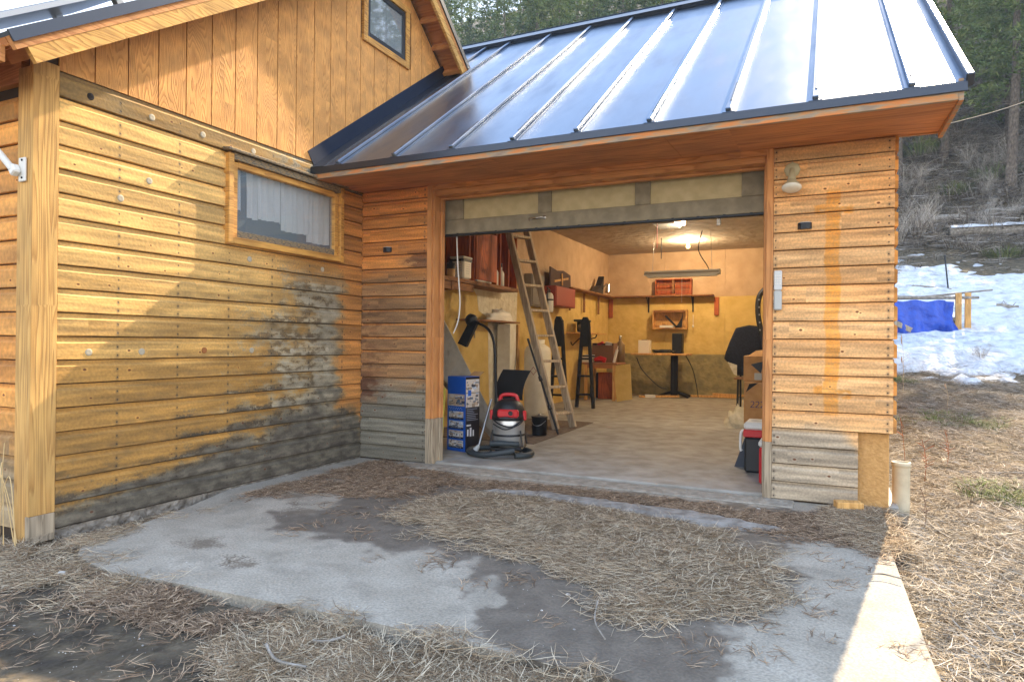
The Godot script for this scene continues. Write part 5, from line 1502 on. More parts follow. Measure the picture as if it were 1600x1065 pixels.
	part(vi, "body", std(46, 58, 50, 0.5, 0.3), func(st):
		bx(st, Vector3(0, 0.11, 0), Vector3(0.16, 0.2, 0.2), Basis(), 0.02)
		bx(st, Vector3(0, 0.22, 0), Vector3(0.2, 0.04, 0.44), Basis(), 0.01))
	for z in [-0.16, 0.16]:
		turned(vi, "wheel", M.steel, [Vector2(0, -0.015), Vector2(0.07, -0.015), Vector2(0.07, 0.015), Vector2(0, 0.015)], 20, Transform3D(Basis(Vector3(1, 0, 0), PI / 2), Vector3(0.04, 0.1, z)))
	# desk on a black pedestal
	var de := thing("standing_desk", "pine topped desk on a black column base before the rear wall", "desk", Vector3(0.95, 0.02, -8.3))
	box_part(de, "top", M.pine, Vector3(0, 0.85, 0), Vector3(1.1, 0.035, 0.6), 0.006)
	box_part(de, "column", M.black_matte, Vector3(0.26, 0.44, 0), Vector3(0.13, 0.80, 0.1), 0.006)
	part(de, "column_groove", M.darkmetal, func(st): bx(st, Vector3(0.24, 0.46, 0.0515), Vector3(0.02, 0.74, 0.003)))
	for a in [0.5, 2.6, 3.7, 5.7]:
		part(de, "foot", M.black_matte, func(st): bar(st, Vector3(0.26, 0.13, 0), Vector3(0.26 + cos(a) * 0.34, 0.025, sin(a) * 0.3), 0.05, 0.045, Vector3.UP, 0.006))
	var sk := thing("loudspeaker", "tall black loudspeaker standing on the pine topped desk", "loudspeaker", Vector3(1.25, 0.888, -8.42))
	box_part(sk, "cabinet", M.black, Vector3(0, 0.2, 0), Vector3(0.2, 0.40, 0.2), 0.012)
	box_part(sk, "grille", M.darkmetal, Vector3(0, 0.2, 0.1025), Vector3(0.15, 0.33, 0.004), 0.0)
	var cbk := thing("black_cables", "tangle of black cables lying on the desk top", "cables", Vector3(1.0, 0.888, -8.2))
	var r := RandomNumberGenerator.new()
	r.seed = 12
	for k in 4:
		var pts := []
		for j in 8: pts.append(Vector3(r.randf_range(-0.2, 0.25), 0.015 + 0.02 * r.randf() + 0.012 * k, r.randf_range(-0.1, 0.1)))
		piped(cbk, "cable", M.black, curve(pts, 4), [0.013], 6)
	var wbx := thing("white_carton", "plain cream carton with a black strap on the desk", "carton", Vector3(0.60, 0.888, -8.35))
	box_part(wbx, "box", M.plastic, Vector3(0, 0.13, 0), Vector3(0.22, 0.26, 0.2), 0.004)
	box_part(wbx, "strap", M.black, Vector3(-0.01, 0.27, 0), Vector3(0.11, 0.012, 0.05), 0.003)
	var jr := thing("coffee_jar", "small dark jar with a metal lid behind the brown carton", "jar", Vector3(0.36, 0.72, -7.4))
	turned(jr, "jar", std(120, 96, 62, 0.4), [Vector2(0, 0), Vector2(0.09, 0.0), Vector2(0.09, 0.34), Vector2(0.03, 0.4), Vector2(0.03, 0.48), Vector2(0, 0.48)], 18)
	turned(jr, "lid", M.chrome, [Vector2(0.035, 0.46), Vector2(0.035, 0.51), Vector2(0, 0.51)], 14)
	# cords from desk to floor, lumber on the floor
	tag(piped(null, "power_cable", M.black, curve([Vector3(1.42, 0.88, -8.25), Vector3(1.52, 0.6, -8.5), Vector3(1.58, 0.3, -8.6), Vector3(1.64, 0.03, -8.5)], 6), [0.01], 6), "black cord hanging from the desk edge to the floor", "cord")
	tag(piped(null, "power_cable", M.black, curve([Vector3(0.5, 0.8, -8.1), Vector3(0.62, 0.55, -8.1), Vector3(0.95, 0.25, -8.05), Vector3(1.1, 0.2, -8.1)], 6), [0.01], 6), "black cord looping under the desk to its column", "cord")
	for q in [[Vector3(1.45, 0.045, -8.55), Vector3(2.35, 0.05, -8.6), 0.07, "pale offcut plank lying along the foot of the rear wall"], [Vector3(0.6, 0.04, -7.9), Vector3(1.35, 0.06, -8.1), 0.05, "thin stick lying on the floor in front of the desk base"], [Vector3(1.9, 0.09, -8.65), Vector3(2.6, 0.09, -8.55), 0.06, "brown trim strip lying on the plank at the rear wall"]]:
		var pk := thing("lumber_offcut", q[3], "plank")
		part(pk, "plank", M.pine, func(st): bar(st, q[0], q[1], q[2], 0.04, Vector3.UP, 0.003))
	var fp := thing("floor_paper", "white folded paper lying on the floor under the desk", "paper", Vector3(0.80, 0.03, -8.0))
	box_part(fp, "paper", M.white, Vector3(0, 0.02, 0), Vector3(0.2, 0.05, 0.15), 0.003, Basis(Vector3.UP, 0.3))
	# --- right side
	var jk := thing("dark_jacket", "dark quilted jacket thrown over the back of a folding chair", "jacket", Vector3(2.92, 0.0, -4.5))
	part(jk, "jacket", M.cloth, func(st):
		st.set_smooth_group(1)
		var ns := FastNoiseLite.new()
		ns.seed = 9
		ns.frequency = 3.0
		var outline := [[1.32, -0.03, 0.14], [1.30, -0.12, 0.24], [1.22, -0.17, 0.34], [1.10, -0.21, 0.36], [0.98, -0.25, 0.36], [0.88, -0.28, 0.36], [0.80, -0.20, 0.34], [0.72, -0.14, 0.32], [0.66, -0.10, 0.30]]
		var f := func(i: int, a: int) -> Vector3:
			var o: Array = outline[i]
			var th := TAU * a / 20.0
			var cx: float = (o[1] + o[2]) * 0.5
			var rx: float = (o[2] - o[1]) * 0.5
			var p := Vector3(cx + cos(th) * rx, o[0], sin(th) * 0.13)
			return p + Vector3(1, 0.3, 1) * ns.get_noise_3d(p.x * 3, p.y * 3, p.z * 3 + a * 0.0) * 0.045
		for i in outline.size() - 1:
			for a in 20: quad(st, f.call(i, a), f.call(i, (a + 1) % 20), f.call(i + 1, (a + 1) % 20), f.call(i + 1, a))
		for a in 20: tri(st, f.call(0, a), Vector3(0.05, 1.34, 0), f.call(0, (a + 1) % 20)))
	part(jk, "lining", M.rag, func(st): prism(st, PackedVector2Array([Vector2(-0.22, 0.84), Vector2(-0.10, 0.80), Vector2(-0.10, 0.66), Vector2(-0.14, 0.68)]), 0.02, Transform3D(Basis(), Vector3(0.01, 0, 0.125))))
	var cc := thing("folding_chair", "metal folding chair under the dark jacket", "chair", Vector3(3.0, 0.02, -4.55))
	box_part(cc, "seat", M.oldplank, Vector3(0, 0.60, 0), Vector3(0.42, 0.025, 0.36), 0.006)
	for x in [-0.16, 0.16]:
		piped(cc, "leg", M.darkmetal, [Vector3(x, 0.6, 0.14), Vector3(x, 0.0, 0.2)], [0.014], 8)
		piped(cc, "leg", M.darkmetal, [Vector3(x, 0.6, -0.14), Vector3(x, 0.0, -0.2)], [0.014], 8)
		piped(cc, "back_post", M.darkmetal, [Vector3(x, 0.6, -0.16), Vector3(x, 1.2, -0.2)], [0.014], 8)
	var b1 := thing("tall_carton", "large brown carton printed with a number behind the coolers", "carton", Vector3(3.30, 0.02, -3.45))
	box_part(b1, "box", M.card, Vector3(0, 0.31, 0), Vector3(0.52, 0.62, 0.5), 0.006)
	part(b1, "dark_fold", M.black_matte, func(st): prism(st, PackedVector2Array([Vector2(-0.24, 0.5), Vector2(-0.2, 0.6), Vector2(-0.1, 0.615), Vector2(-0.17, 0.56)]), 0.004, Transform3D(Basis(), Vector3(0, 0, 0.25))))
	var tm := TextMesh.new()
	tm.text = "222640"
	tm.font_size = 16
	tm.pixel_size = 0.0062
	tm.depth = 0.002
	var sf := SystemFont.new()
	sf.font_names = PackedStringArray(["Droid Sans"])
	tm.font = sf
	inst("printed_number", tm, std(70, 66, 110, 0.8), b1, Transform3D(Basis(), Vector3(-0.03, 0.36, 0.252)))
	var b2 := thing("small_carton", "open brown carton stacked on the numbered carton", "carton", Vector3(3.28, 0.645, -3.45))
	box_part(b2, "box", M.card, Vector3(0, 0.15, 0), Vector3(0.5, 0.30, 0.42), 0.005)
	box_part(b2, "shipping_label", M.grey_box, Vector3(-0.09, 0.06, 0.2112), Vector3(0.08, 0.08, 0.002), 0.0)
	part(b2, "torn_corner", M.darkmetal, func(st): prism(st, PackedVector2Array([Vector2(-0.17, 0.2), Vector2(-0.02, 0.24), Vector2(-0.06, 0.1)]), 0.003, Transform3D(Basis(), Vector3(0, 0, 0.2105))))
	part(b2, "flap", M.card, func(st): quad(st, Vector3(-0.2, 0.301, 0.2), Vector3(0.2, 0.301, 0.2), Vector3(0.2, 0.40, 0.12), Vector3(-0.12, 0.36, 0.14)))
	var co := thing("black_cooler", "black cooler with a white lid and red band beside the doorway jamb", "cooler", Vector3(3.49, 0.02, -0.95), 0.0)
	box_part(co, "body", std(34, 36, 38, 0.5), Vector3(0, 0.15, 0), Vector3(0.40, 0.29, 0.30), 0.018)
	box_part(co, "red_band", M.red, Vector3(0, 0.325, 0), Vector3(0.415, 0.06, 0.315), 0.006)
	box_part(co, "lid", M.white, Vector3(0, 0.385, 0), Vector3(0.41, 0.065, 0.31), 0.018)
	part(co, "cup_recess", M.grey_box, func(st):
		for x in [-0.11, 0.02]: lathe(st, [Vector2(0.05, 0.001), Vector2(0.044, 0.003), Vector2(0.04, 0.0005), Vector2(0, 0.0005)], 18, Transform3D(Basis(), Vector3(x, 0.418, 0.02))))
	piped(co, "handle", M.white, curve([Vector3(-0.205, 0.34, 0.09), Vector3(-0.23, 0.32, 0.09), Vector3(-0.235, 0.2, 0.09), Vector3(-0.225, 0.17, 0.09)], 5), [0.012], 8)
	turned(co, "wheel", M.black, [Vector2(0, -0.014), Vector2(0.035, -0.014), Vector2(0.035, 0.014), Vector2(0, 0.014)], 18, Transform3D(Basis(Vector3(1, 0, 0), PI / 2), Vector3(0.16, 0.04, 0.155)))
	var c2 := thing("red_cooler", "small red cooler half hidden by the doorway jamb", "cooler", Vector3(3.62, 0.02, -0.5), 0.0)
	box_part(c2, "body", M.red, Vector3(0, 0.14, 0), Vector3(0.36, 0.28, 0.26), 0.015)
	box_part(c2, "lid", M.white, Vector3(0, 0.305, 0), Vector3(0.37, 0.05, 0.27), 0.015)
	var db := thing("dark_dustpan", "dark dustpan standing behind the black cooler", "dustpan", Vector3(3.235, 0.02, -1.1))
	part(db, "pan", std(36, 46, 62, 0.5), func(st): prism(st, PackedVector2Array([Vector2(-0.05, 0.0), Vector2(0.12, 0.0), Vector2(0.12, 0.30), Vector2(0.04, 0.27)]), 0.05, Transform3D(Basis(), Vector3.ZERO)))
	var rg := thing("rag_pile", "crumpled pale rags on the floor by the chair legs", "rags", Vector3(2.92, 0.02, -3.95))
	var fn := FastNoiseLite.new()
	fn.seed = 31
	fn.frequency = 3.5
	part(rg, "rags", M.rag, func(st):
		st.set_smooth_group(1)
		for j in 8:
			for i in 20:
				var f := func(a: int, b: int) -> Vector3:
					var th := TAU * a / 20.0
					var ph := PI * 0.5 * b / 8.0
					var q := Vector3(cos(th) * cos(ph), sin(ph), sin(th) * cos(ph))
					var k := 1.0 + 0.55 * fn.get_noise_3d(q.x, q.y, q.z) + 0.2 * fn.get_noise_3d(q.x * 3, q.y * 3, q.z * 3)
					return Vector3(q.x * 0.17 * k, q.y * 0.24 * k, q.z * 0.15 * k)
				quad(st, f.call(i, j), f.call(i + 1, j), f.call(i + 1, j + 1), f.call(i, j + 1)))
	var hb := thing("hanging_strap", "black studded strap hanging at the wall behind the cartons", "strap", Vector3(3.05, 1.35, -4.4))
	part(hb, "strap", M.black, func(st): tube(st, curve([Vector3(0.12, -0.3, 0), Vector3(0.04, 0.1, 0), Vector3(0.05, 0.36, 0), Vector3(0.14, 0.48, 0)], 5), [0.035], 10))
	for k in 5: turned(hb, "stud", M.steel, [Vector2(0.012, 0), Vector2(0, 0.006)], 8, Transform3D(Basis(Vector3(1, 0, 0), PI / 2), Vector3(0.05 + 0.004 * k, 0.32 - k * 0.1, 0.036)))

# ---------------------------------------------------------------- ground
var gn := FastNoiseLite.new()
var PD := [-200.0, -15.0, -5.0, 0.0, 2.0, 8.0, 12.0, 19.0, 24.0, 35.0, 48.0, 80.0, 120.0, 200.0]
var PY := [-0.06, -0.06, -0.04, -0.03, 0.05, 0.56, 1.3, 3.6, 6.0, 14.0, 25.0, 48.0, 70.0, 90.0]

func prof(d: float) -> float:
	for k in PD.size() - 1:
		if d < PD[k + 1]: return lerpf(PY[k], PY[k + 1], (d - PD[k]) / (PD[k + 1] - PD[k]))
	return PY[-1]

func gh(x: float, z: float) -> float:
	var d := -z
	var inside := (1.0 - sstep(4.3, 4.9, x)) * (1.0 - sstep(9.25, 12.5, d))
	var y := lerpf(prof(d), -0.07, inside)
	y += gn.get_noise_2d(x * 1.0, z * 1.0) * (0.05 + 0.3 * sstep(14.0, 40.0, d)) * (1.0 - inside)
	y += gn.get_noise_2d(x * 6.0, z * 6.0) * (0.018 if inside < 0.5 else 0.008)
	if z > 2.95 and x < 4.3: y = -0.028 + gn.get_noise_2d(x * 3.0, z * 3.0) * 0.03
	return y

func grid_mesh(xs: Array, zs: Array, f: Callable, col: Callable) -> ArrayMesh:
	var nx := xs.size()
	var nz2 := zs.size()
	var v := PackedVector3Array()
	var c := PackedColorArray()
	var n := PackedVector3Array()
	v.resize(nx * nz2); c.resize(nx * nz2); n.resize(nx * nz2)
	for j in nz2:
		for i in nx:
			var x: float = xs[i]
			var z: float = zs[j]
			v[j * nx + i] = Vector3(x, f.call(x, z), z)
			c[j * nx + i] = col.call(x, z)
	for j in nz2:
		for i in nx:
			var a := v[j * nx + maxi(i - 1, 0)]
			var b := v[j * nx + mini(i + 1, nx - 1)]
			var d := v[maxi(j - 1, 0) * nx + i]
			var e := v[mini(j + 1, nz2 - 1) * nx + i]
			var m := (b - a).cross(d - e).normalized()
			n[j * nx + i] = m if m.y > 0 else -m
	var ix := PackedInt32Array()
	for j in nz2 - 1:
		for i in nx - 1:
			var k := j * nx + i
			ix.append_array([k, k + 1, k + nx, k + 1, k + nx + 1, k + nx])
	var arr := []
	arr.resize(Mesh.ARRAY_MAX)
	arr[Mesh.ARRAY_VERTEX] = v
	arr[Mesh.ARRAY_NORMAL] = n
	arr[Mesh.ARRAY_COLOR] = c
	arr[Mesh.ARRAY_INDEX] = ix
	var am := ArrayMesh.new()
	am.add_surface_from_arrays(Mesh.PRIMITIVE_TRIANGLES, arr)
	return am

func frange(a: float, b: float, s: float) -> Array:
	var o := []
	var x := a
	while x < b - 0.0001:
		o.append(x); x += s
	return o

func straw_clump(sd: int, n: int, rad: float, len0: float, len1: float, w: float, lift: float, cols: Array) -> ArrayMesh:
	var r := RandomNumberGenerator.new()
	r.seed = sd
	var st := S()
	for k in n:
		var a := r.randf() * TAU
		var q := sqrt(r.randf()) * rad
		var p := Vector3(cos(a) * q, r.randf() * lift, sin(a) * q)
		var yaw := r.randf() * TAU
		var d := Vector3(cos(yaw), r.randf_range(-0.12, 0.3), sin(yaw)).normalized()
		var l := r.randf_range(len0, len1)
		var sd2 := d.cross(Vector3.UP).normalized().rotated(d, r.randf_range(-0.9, 0.9)) * w * r.randf_range(0.7, 1.3)
		var bend := Vector3(r.randf_range(-0.25, 0.25), r.randf_range(-0.1, 0.12), r.randf_range(-0.25, 0.25)) * l
		var p0 := p - d * l * 0.5
		var p2 := p + d * l * 0.5
		var p1 := p + bend * 0.5
		var c: Color = cols[r.randi() % cols.size()]
		st.set_color(c * r.randf_range(0.75, 1.2))
		quad(st, p0 - sd2 * 0.6, p0 + sd2 * 0.6, p1 + sd2, p1 - sd2)
		quad(st, p1 - sd2, p1 + sd2, p2 + sd2 * 0.25, p2 - sd2 * 0.25)
	st.generate_normals()
	return st.commit()

func upright_clump(sd: int, n: int, rad: float, h0: float, h1: float, w: float, lean: float, cols: Array, fork := 0) -> ArrayMesh:
	var r := RandomNumberGenerator.new()
	r.seed = sd
	var st := S()
	for k in n:
		var a := r.randf() * TAU
		var q := sqrt(r.randf()) * rad
		var p := Vector3(cos(a) * q, -0.01, sin(a) * q)
		var h := r.randf_range(h0, h1)
		var dir := Vector3(cos(a) * lean * r.randf_range(0.2, 1.4), 1.0, sin(a) * lean * r.randf_range(0.2, 1.4)).normalized()
		var c: Color = cols[r.randi() % cols.size()]
		st.set_color(c * r.randf_range(0.7, 1.2))
		var sd2 := Vector3(cos(a + 1.6), 0, sin(a + 1.6)) * w
		var p1 := p + dir * h * 0.55
		var p2 := p + dir * h + Vector3(cos(a), -0.5, sin(a)) * lean * h * 0.35
		quad(st, p - sd2, p + sd2, p1 + sd2 * 0.75, p1 - sd2 * 0.75)
		quad(st, p1 - sd2 * 0.75, p1 + sd2 * 0.75, p2 + sd2 * 0.2, p2 - sd2 * 0.2)
		for f in fork:
			var t := r.randf_range(0.3, 0.95)
			var b := p.lerp(p2, t)
			var fd := (dir + Vector3(r.randf_range(-1, 1), r.randf_range(0, 0.6), r.randf_range(-1, 1))).normalized()
			var e := b + fd * h * r.randf_range(0.15, 0.4)
			quad(st, b - sd2 * 0.5, b + sd2 * 0.5, e + sd2 * 0.15, e - sd2 * 0.15)
	st.generate_normals()
	return st.commit()

func scatter(called: String, label: String, mesh: Mesh, m: Material, xfs: Array, cols: Array = []) -> MultiMeshInstance3D:
	var mm := MultiMesh.new()
	mm.transform_format = MultiMesh.TRANSFORM_3D
	mm.use_colors = not cols.is_empty()
	mm.mesh = mesh
	mm.instance_count = xfs.size()
	for k in xfs.size():
		mm.set_instance_transform(k, xfs[k])
		if mm.use_colors: mm.set_instance_color(k, cols[k])
	var o := MultiMeshInstance3D.new()
	o.name = numbered(called)
	o.multimesh = mm
	o.material_override = m
	add_child(o)
	setting(o, label, "stuff")
	o.set_meta("category", "ground cover")
	return o

func poly_spots(poly: PackedVector2Array, n: int, r: RandomNumberGenerator, feather := 0.05) -> Array:
	var lo := Vector2(1e9, 1e9)
	var hi := Vector2(-1e9, -1e9)
	for p in poly:
		lo = lo.min(p); hi = hi.max(p)
	var out := []
	var tries := 0
	while out.size() < n and tries < n * 40:
		tries += 1
		var q := Vector2(r.randf_range(lo.x - feather, hi.x + feather), r.randf_range(lo.y - feather, hi.y + feather))
		var j := q + Vector2(r.randfn(0, feather), r.randfn(0, feather))
		if gn.get_noise_2d(q.x * 5.0 + 7.0, q.y * 5.0) < -0.22 and feather < 0.09: continue
		if Geometry2D.is_point_in_polygon(j, poly):
			var e := 1e9
			for k in poly.size(): e = minf(e, q.distance_to(Geometry2D.get_closest_point_to_segment(q, poly[k], poly[(k + 1) % poly.size()])))
			if not Geometry2D.is_point_in_polygon(q, poly): e = 0.0
			out.append(Vector3(q.x, e, q.y))
	return out

func litter(called: String, label: String, mesh: Mesh, poly: Array, n: int, heap: float, sd: int, feather := 0.05, base := 0.004, sc := 1.0) -> void:
	var r := RandomNumberGenerator.new()
	r.seed = sd
	var xfs := []
	var cols := []
	for q in poly_spots(PackedVector2Array(poly), n, r, feather):
		if q.x < 0.03 and q.z < 2.7: continue
		var up := minf(q.y / 0.18, 1.0)
		var lump := 0.5 + 0.5 * gn.get_noise_2d(q.x * 9.0, q.z * 9.0)
		var y: float = base + heap * up * lump * r.randf_range(0.4, 1.0)
		if q.x > 4.25 or q.z > 2.92 or q.x < 0.3: y += gh(q.x, q.z)
		xfs.append(Transform3D(Basis(Vector3.UP, r.randf() * TAU).scaled(Vector3.ONE * sc * r.randf_range(0.75, 1.25)), Vector3(q.x, y, q.z)))
		cols.append(Color.WHITE * r.randf_range(0.7, 1.15))
	scatter(called, label, mesh, M.straw, xfs, cols)

func build_ground() -> void:
	gn.seed = 3
	gn.frequency = 0.55
	gn.fractal_octaves = 3
	var xs := frange(-90, -4, 3.0) + frange(-4, 12, 0.16) + frange(12, 90, 2.6)
	var zs := frange(-130, -17, 1.6) + frange(-17, 8, 0.16) + frange(8, 60, 4.0)
	var dirt := Color(0.30, 0.285, 0.27)
	var dry := Color(0.60, 0.55, 0.48)
	var forest := Color(0.42, 0.40, 0.36)
	var col := func(x: float, z: float) -> Color:
		var k := gn.get_noise_2d(x * 2.0, z * 2.0)
		var a := sstep(4.0, 4.35, x + k * 0.15)
		var c := dirt.lerp(dry, a)
		return c.lerp(forest, sstep(15.0, 20.0, -z + k * 2.0))
	M.ground = M.hill.duplicate()
	M.ground.vertex_color_use_as_albedo = true
	var o := inst("ground", grid_mesh(xs, zs, gh, col), M.ground, null)
	setting(o, "ground of dark dirt, dry grass and rising forest slope")
	# concrete apron
	var pad := PackedVector2Array([Vector2(0.02, -0.06), Vector2(4.2, -0.06), Vector2(4.205, 1.3), Vector2(4.22, 2.45), Vector2(4.24, 2.88), Vector2(3.27, 2.89), Vector2(2.25, 2.885), Vector2(1.4, 2.93), Vector2(0.92, 2.97), Vector2(0.70, 2.94), Vector2(0.52, 2.88), Vector2(0.42, 2.80), Vector2(0.34, 2.55), Vector2(0.20, 2.0), Vector2(0.02, 1.5)])
	var st := S()
	var ix := Geometry2D.triangulate_polygon(pad)
	var uvp := func(p: Vector2) -> Vector2: return Vector2(p.x / 4.4, (p.y + 0.1) / 3.1)
	for k in range(0, ix.size(), 3):
		for j in [0, 1, 2]:
			var p := pad[ix[k + j]]
			st.set_uv(uvp.call(p)); st.add_vertex(Vector3(p.x, 0.0, p.y))
	for k in pad.size():
		var a := pad[k]
		var b := pad[(k + 1) % pad.size()]
		var u: Vector2 = uvp.call(a)
		var v: Vector2 = uvp.call(b)
		uvq(st, [Vector3(a.x, 0, a.y), Vector3(b.x, 0, b.y), Vector3(b.x, -0.09, b.y), Vector3(a.x, -0.09, a.y)], [u, v, v - Vector2(0, 0.03), u - Vector2(0, 0.03)])
	setting(obj("driveway_apron", st, M.pad, null, true), "concrete apron in front of the garage with a damp dark area")
	# sill strip at the doorway
	st = S()
	bx(st, Vector3(2.1, 0.003, 0.12), Vector3(3.2, 0.016, 0.21), Basis(), 0.006)
	setting(obj("threshold", st, M.conc), "pale concrete threshold strip along the open doorway")

func build_litter() -> void:
	var tan := [Color(0.50, 0.39, 0.25), Color(0.36, 0.25, 0.14), Color(0.56, 0.46, 0.32), Color(0.16, 0.105, 0.06), Color(0.42, 0.29, 0.17)]
	var brown := [Color(0.30, 0.20, 0.12), Color(0.42, 0.30, 0.19), Color(0.20, 0.13, 0.08)]
	var clump := straw_clump(1, 34, 0.09, 0.04, 0.17, 0.0012, 0.010, tan)
	var fine := straw_clump(2, 24, 0.08, 0.04, 0.09, 0.0015, 0.006, brown)
	litter("needle_pile", "heaped dry pine needles across the middle of the concrete apron", clump, [Vector2(1.55, 1.5), Vector2(1.56, 1.22), Vector2(1.58, 0.92), Vector2(2.11, 0.84), Vector2(2.82, 0.95), Vector2(3.37, 1.16), Vector2(3.56, 1.48), Vector2(3.66, 1.8), Vector2(3.54, 2.04), Vector2(3.24, 2.36), Vector2(3.12, 2.44), Vector2(3.12, 2.2), Vector2(2.72, 1.92), Vector2(2.13, 1.75), Vector2(1.8, 1.66)], 2700, 0.034, 11, 0.08)
	litter("needle_litter", "brown needle litter gathered in the corner of the two walls", fine, [Vector2(0.16, 1.75), Vector2(0.03, 1.05), Vector2(0.03, 0.37), Vector2(0.03, 0.03), Vector2(0.67, 0.20), Vector2(1.24, 0.42), Vector2(1.43, 0.90), Vector2(1.13, 1.17), Vector2(0.72, 1.22), Vector2(0.43, 1.47)], 1500, 0.012, 12, 0.07)
	litter("needle_litter", "thin needle litter along the threshold beside the ice", fine, [Vector2(1.07, 0.78), Vector2(1.80, 0.42), Vector2(2.73, 0.36), Vector2(3.75, 0.46), Vector2(3.89, 0.32), Vector2(4.23, 0.06), Vector2(4.2, 1.2), Vector2(4.05, 0.91), Vector2(3.76, 0.95), Vector2(2.80, 0.62), Vector2(1.91, 0.62)], 950, 0.012, 13, 0.06)
	litter("needle_litter", "dense tan needle litter along the outer edge of the apron", clump, [Vector2(1.92, 3.08), Vector2(2.08, 3.0), Vector2(2.45, 2.98), Vector2(2.91, 2.97), Vector2(3.30, 2.96), Vector2(3.3, 3.02), Vector2(2.95, 3.35), Vector2(2.75, 3.5), Vector2(2.4, 3.5), Vector2(2.12, 3.3)], 1000, 0.022, 14, 0.08)
	litter("dry_grass_litter", "flattened dry grass round the foot of the corner board", clump, [Vector2(-1.2, 2.86), Vector2(0.06, 2.86), Vector2(0.06, 2.2), Vector2(0.06, 1.75), Vector2(0.16, 1.75), Vector2(0.25, 2.51), Vector2(0.36, 2.88), Vector2(0.72, 3.04), Vector2(1.2, 3.04), Vector2(1.15, 3.10), Vector2(0.85, 3.14), Vector2(0.5, 3.16), Vector2(-1.2, 3.2)], 1000, 0.04, 15, 0.08)
	litter("needle_litter", "thin strip of needles by the rounded corner of the apron", fine, [Vector2(0.95, 3.14), Vector2(1.26, 3.03), Vector2(1.9, 3.0), Vector2(1.8, 3.12), Vector2(1.35, 3.18)], 220, 0.012, 16, 0.06)
	litter("needle_litter", "scattered needles over the dark dirt in front of the apron", fine, [Vector2(0.3, 3.0), Vector2(4.2, 2.95), Vector2(4.2, 4.4), Vector2(0.3, 4.4)], 260, 0.006, 17, 0.1)
	litter("needle_litter", "loose needles sprinkled on the damp apron", fine, [Vector2(0.9, 0.5), Vector2(4.1, 0.4), Vector2(4.1, 2.8), Vector2(0.9, 2.0)], 110, 0.0, 18, 0.1, 0.002)
	litter("needle_litter", "needles blown against the outer end of the siding", clump, [Vector2(3.95, 0.1), Vector2(4.3, 0.02), Vector2(4.25, 1.1), Vector2(4.08, 0.95), Vector2(3.9, 0.6)], 240, 0.03, 19, 0.04)
	# grit on the dirt
	var r := RandomNumberGenerator.new()
	r.seed = 77
	var pb := SphereMesh.new()
	pb.radius = 0.5
	pb.height = 0.8
	pb.radial_segments = 6
	pb.rings = 3
	var xfs := []
	var cols := []
	for k in 2600:
		var p := Vector3(r.randf_range(0.0, 4.6), 0, r.randf_range(2.95, 4.3))
		if r.randf() < 0.18: p = Vector3(r.randf_range(0.5, 4.1), 0, r.randf_range(0.4, 2.8))
		p.y = gh(p.x, p.z) if p.z > 2.92 else 0.0
		var s := r.randf_range(0.002, 0.006) * (2.2 if r.randf() < 0.05 else 1.0)
		xfs.append(Transform3D(Basis(Vector3.UP, r.randf() * TAU).scaled(Vector3(s, s * 0.7, s * 0.8)), p))
		cols.append(Color(0.42, 0.40, 0.37) * r.randf_range(0.25, 1.3))
	scatter("gravel", "small gravel and grit strewn on dirt and concrete", pb, M.straw, xfs, cols)
	# dry grass over the sunny bank
	var pale := [Color(0.40, 0.34, 0.26), Color(0.32, 0.26, 0.18), Color(0.47, 0.41, 0.33), Color(0.22, 0.16, 0.10)]
	var mat_ := straw_clump(3, 52, 0.12, 0.03, 0.11, 0.0014, 0.03, pale)
	xfs = []
	cols = []
	for k in 8000:
		var z := 3.8 - 13.5 * pow(r.randf(), 1.25)
		var x := 4.2 + r.randf() * (2.0 + (3.8 - z) * 0.42)
		if x < 4.34 and z < 0.0: continue
		if x < 4.26: continue
		xfs.append(Transform3D(Basis(Vector3.UP, r.randf() * TAU).scaled(Vector3.ONE * r.randf_range(0.7, 1.4)), Vector3(x, gh(x, z) + 0.004, z)))
		cols.append(Color.WHITE * r.randf_range(0.65, 1.2))
	scatter("dry_grass", "matted pale dry grass covering the sunny bank beside the garage", mat_, M.straw, xfs, cols)
	# green tufts
	var green := [Color(0.10, 0.16, 0.03), Color(0.16, 0.21, 0.05), Color(0.22, 0.22, 0.08)]
	var tuft := upright_clump(5, 40, 0.05, 0.05, 0.12, 0.0022, 0.9, green)
	xfs = []
	for q in [Vector3(5.34, 0.32, -4.0), Vector3(5.05, 0.16, -0.75), Vector3(5.2, 0.14, 0.2), Vector3(4.9, 0.2, -7.4)]:
		for k in 46:
			var x := r.randfn(q.x, q.y * 0.7)
			var z := r.randfn(q.z, q.y)
			if x < 4.35: continue
			xfs.append(Transform3D(Basis(Vector3.UP, r.randf() * TAU).scaled(Vector3.ONE * r.randf_range(0.7, 1.3)), Vector3(x, gh(x, z), z)))
	scatter("green_grass", "patches of new green grass coming through the dry bank", tuft, M.straw, xfs)
	# ice left on the apron
	var ice := PackedVector2Array([Vector2(1.60, 0.70), Vector2(2.05, 0.55), Vector2(2.59, 0.60), Vector2(3.10, 0.62), Vector2(3.51, 0.72), Vector2(3.76, 0.82), Vector2(3.49, 0.90), Vector2(3.11, 0.93), Vector2(2.71, 0.86), Vector2(2.19, 0.76), Vector2(1.79, 0.76)])
	var ixs := frange(1.5, 3.9, 0.03)
	var izs := frange(0.45, 1.05, 0.02)
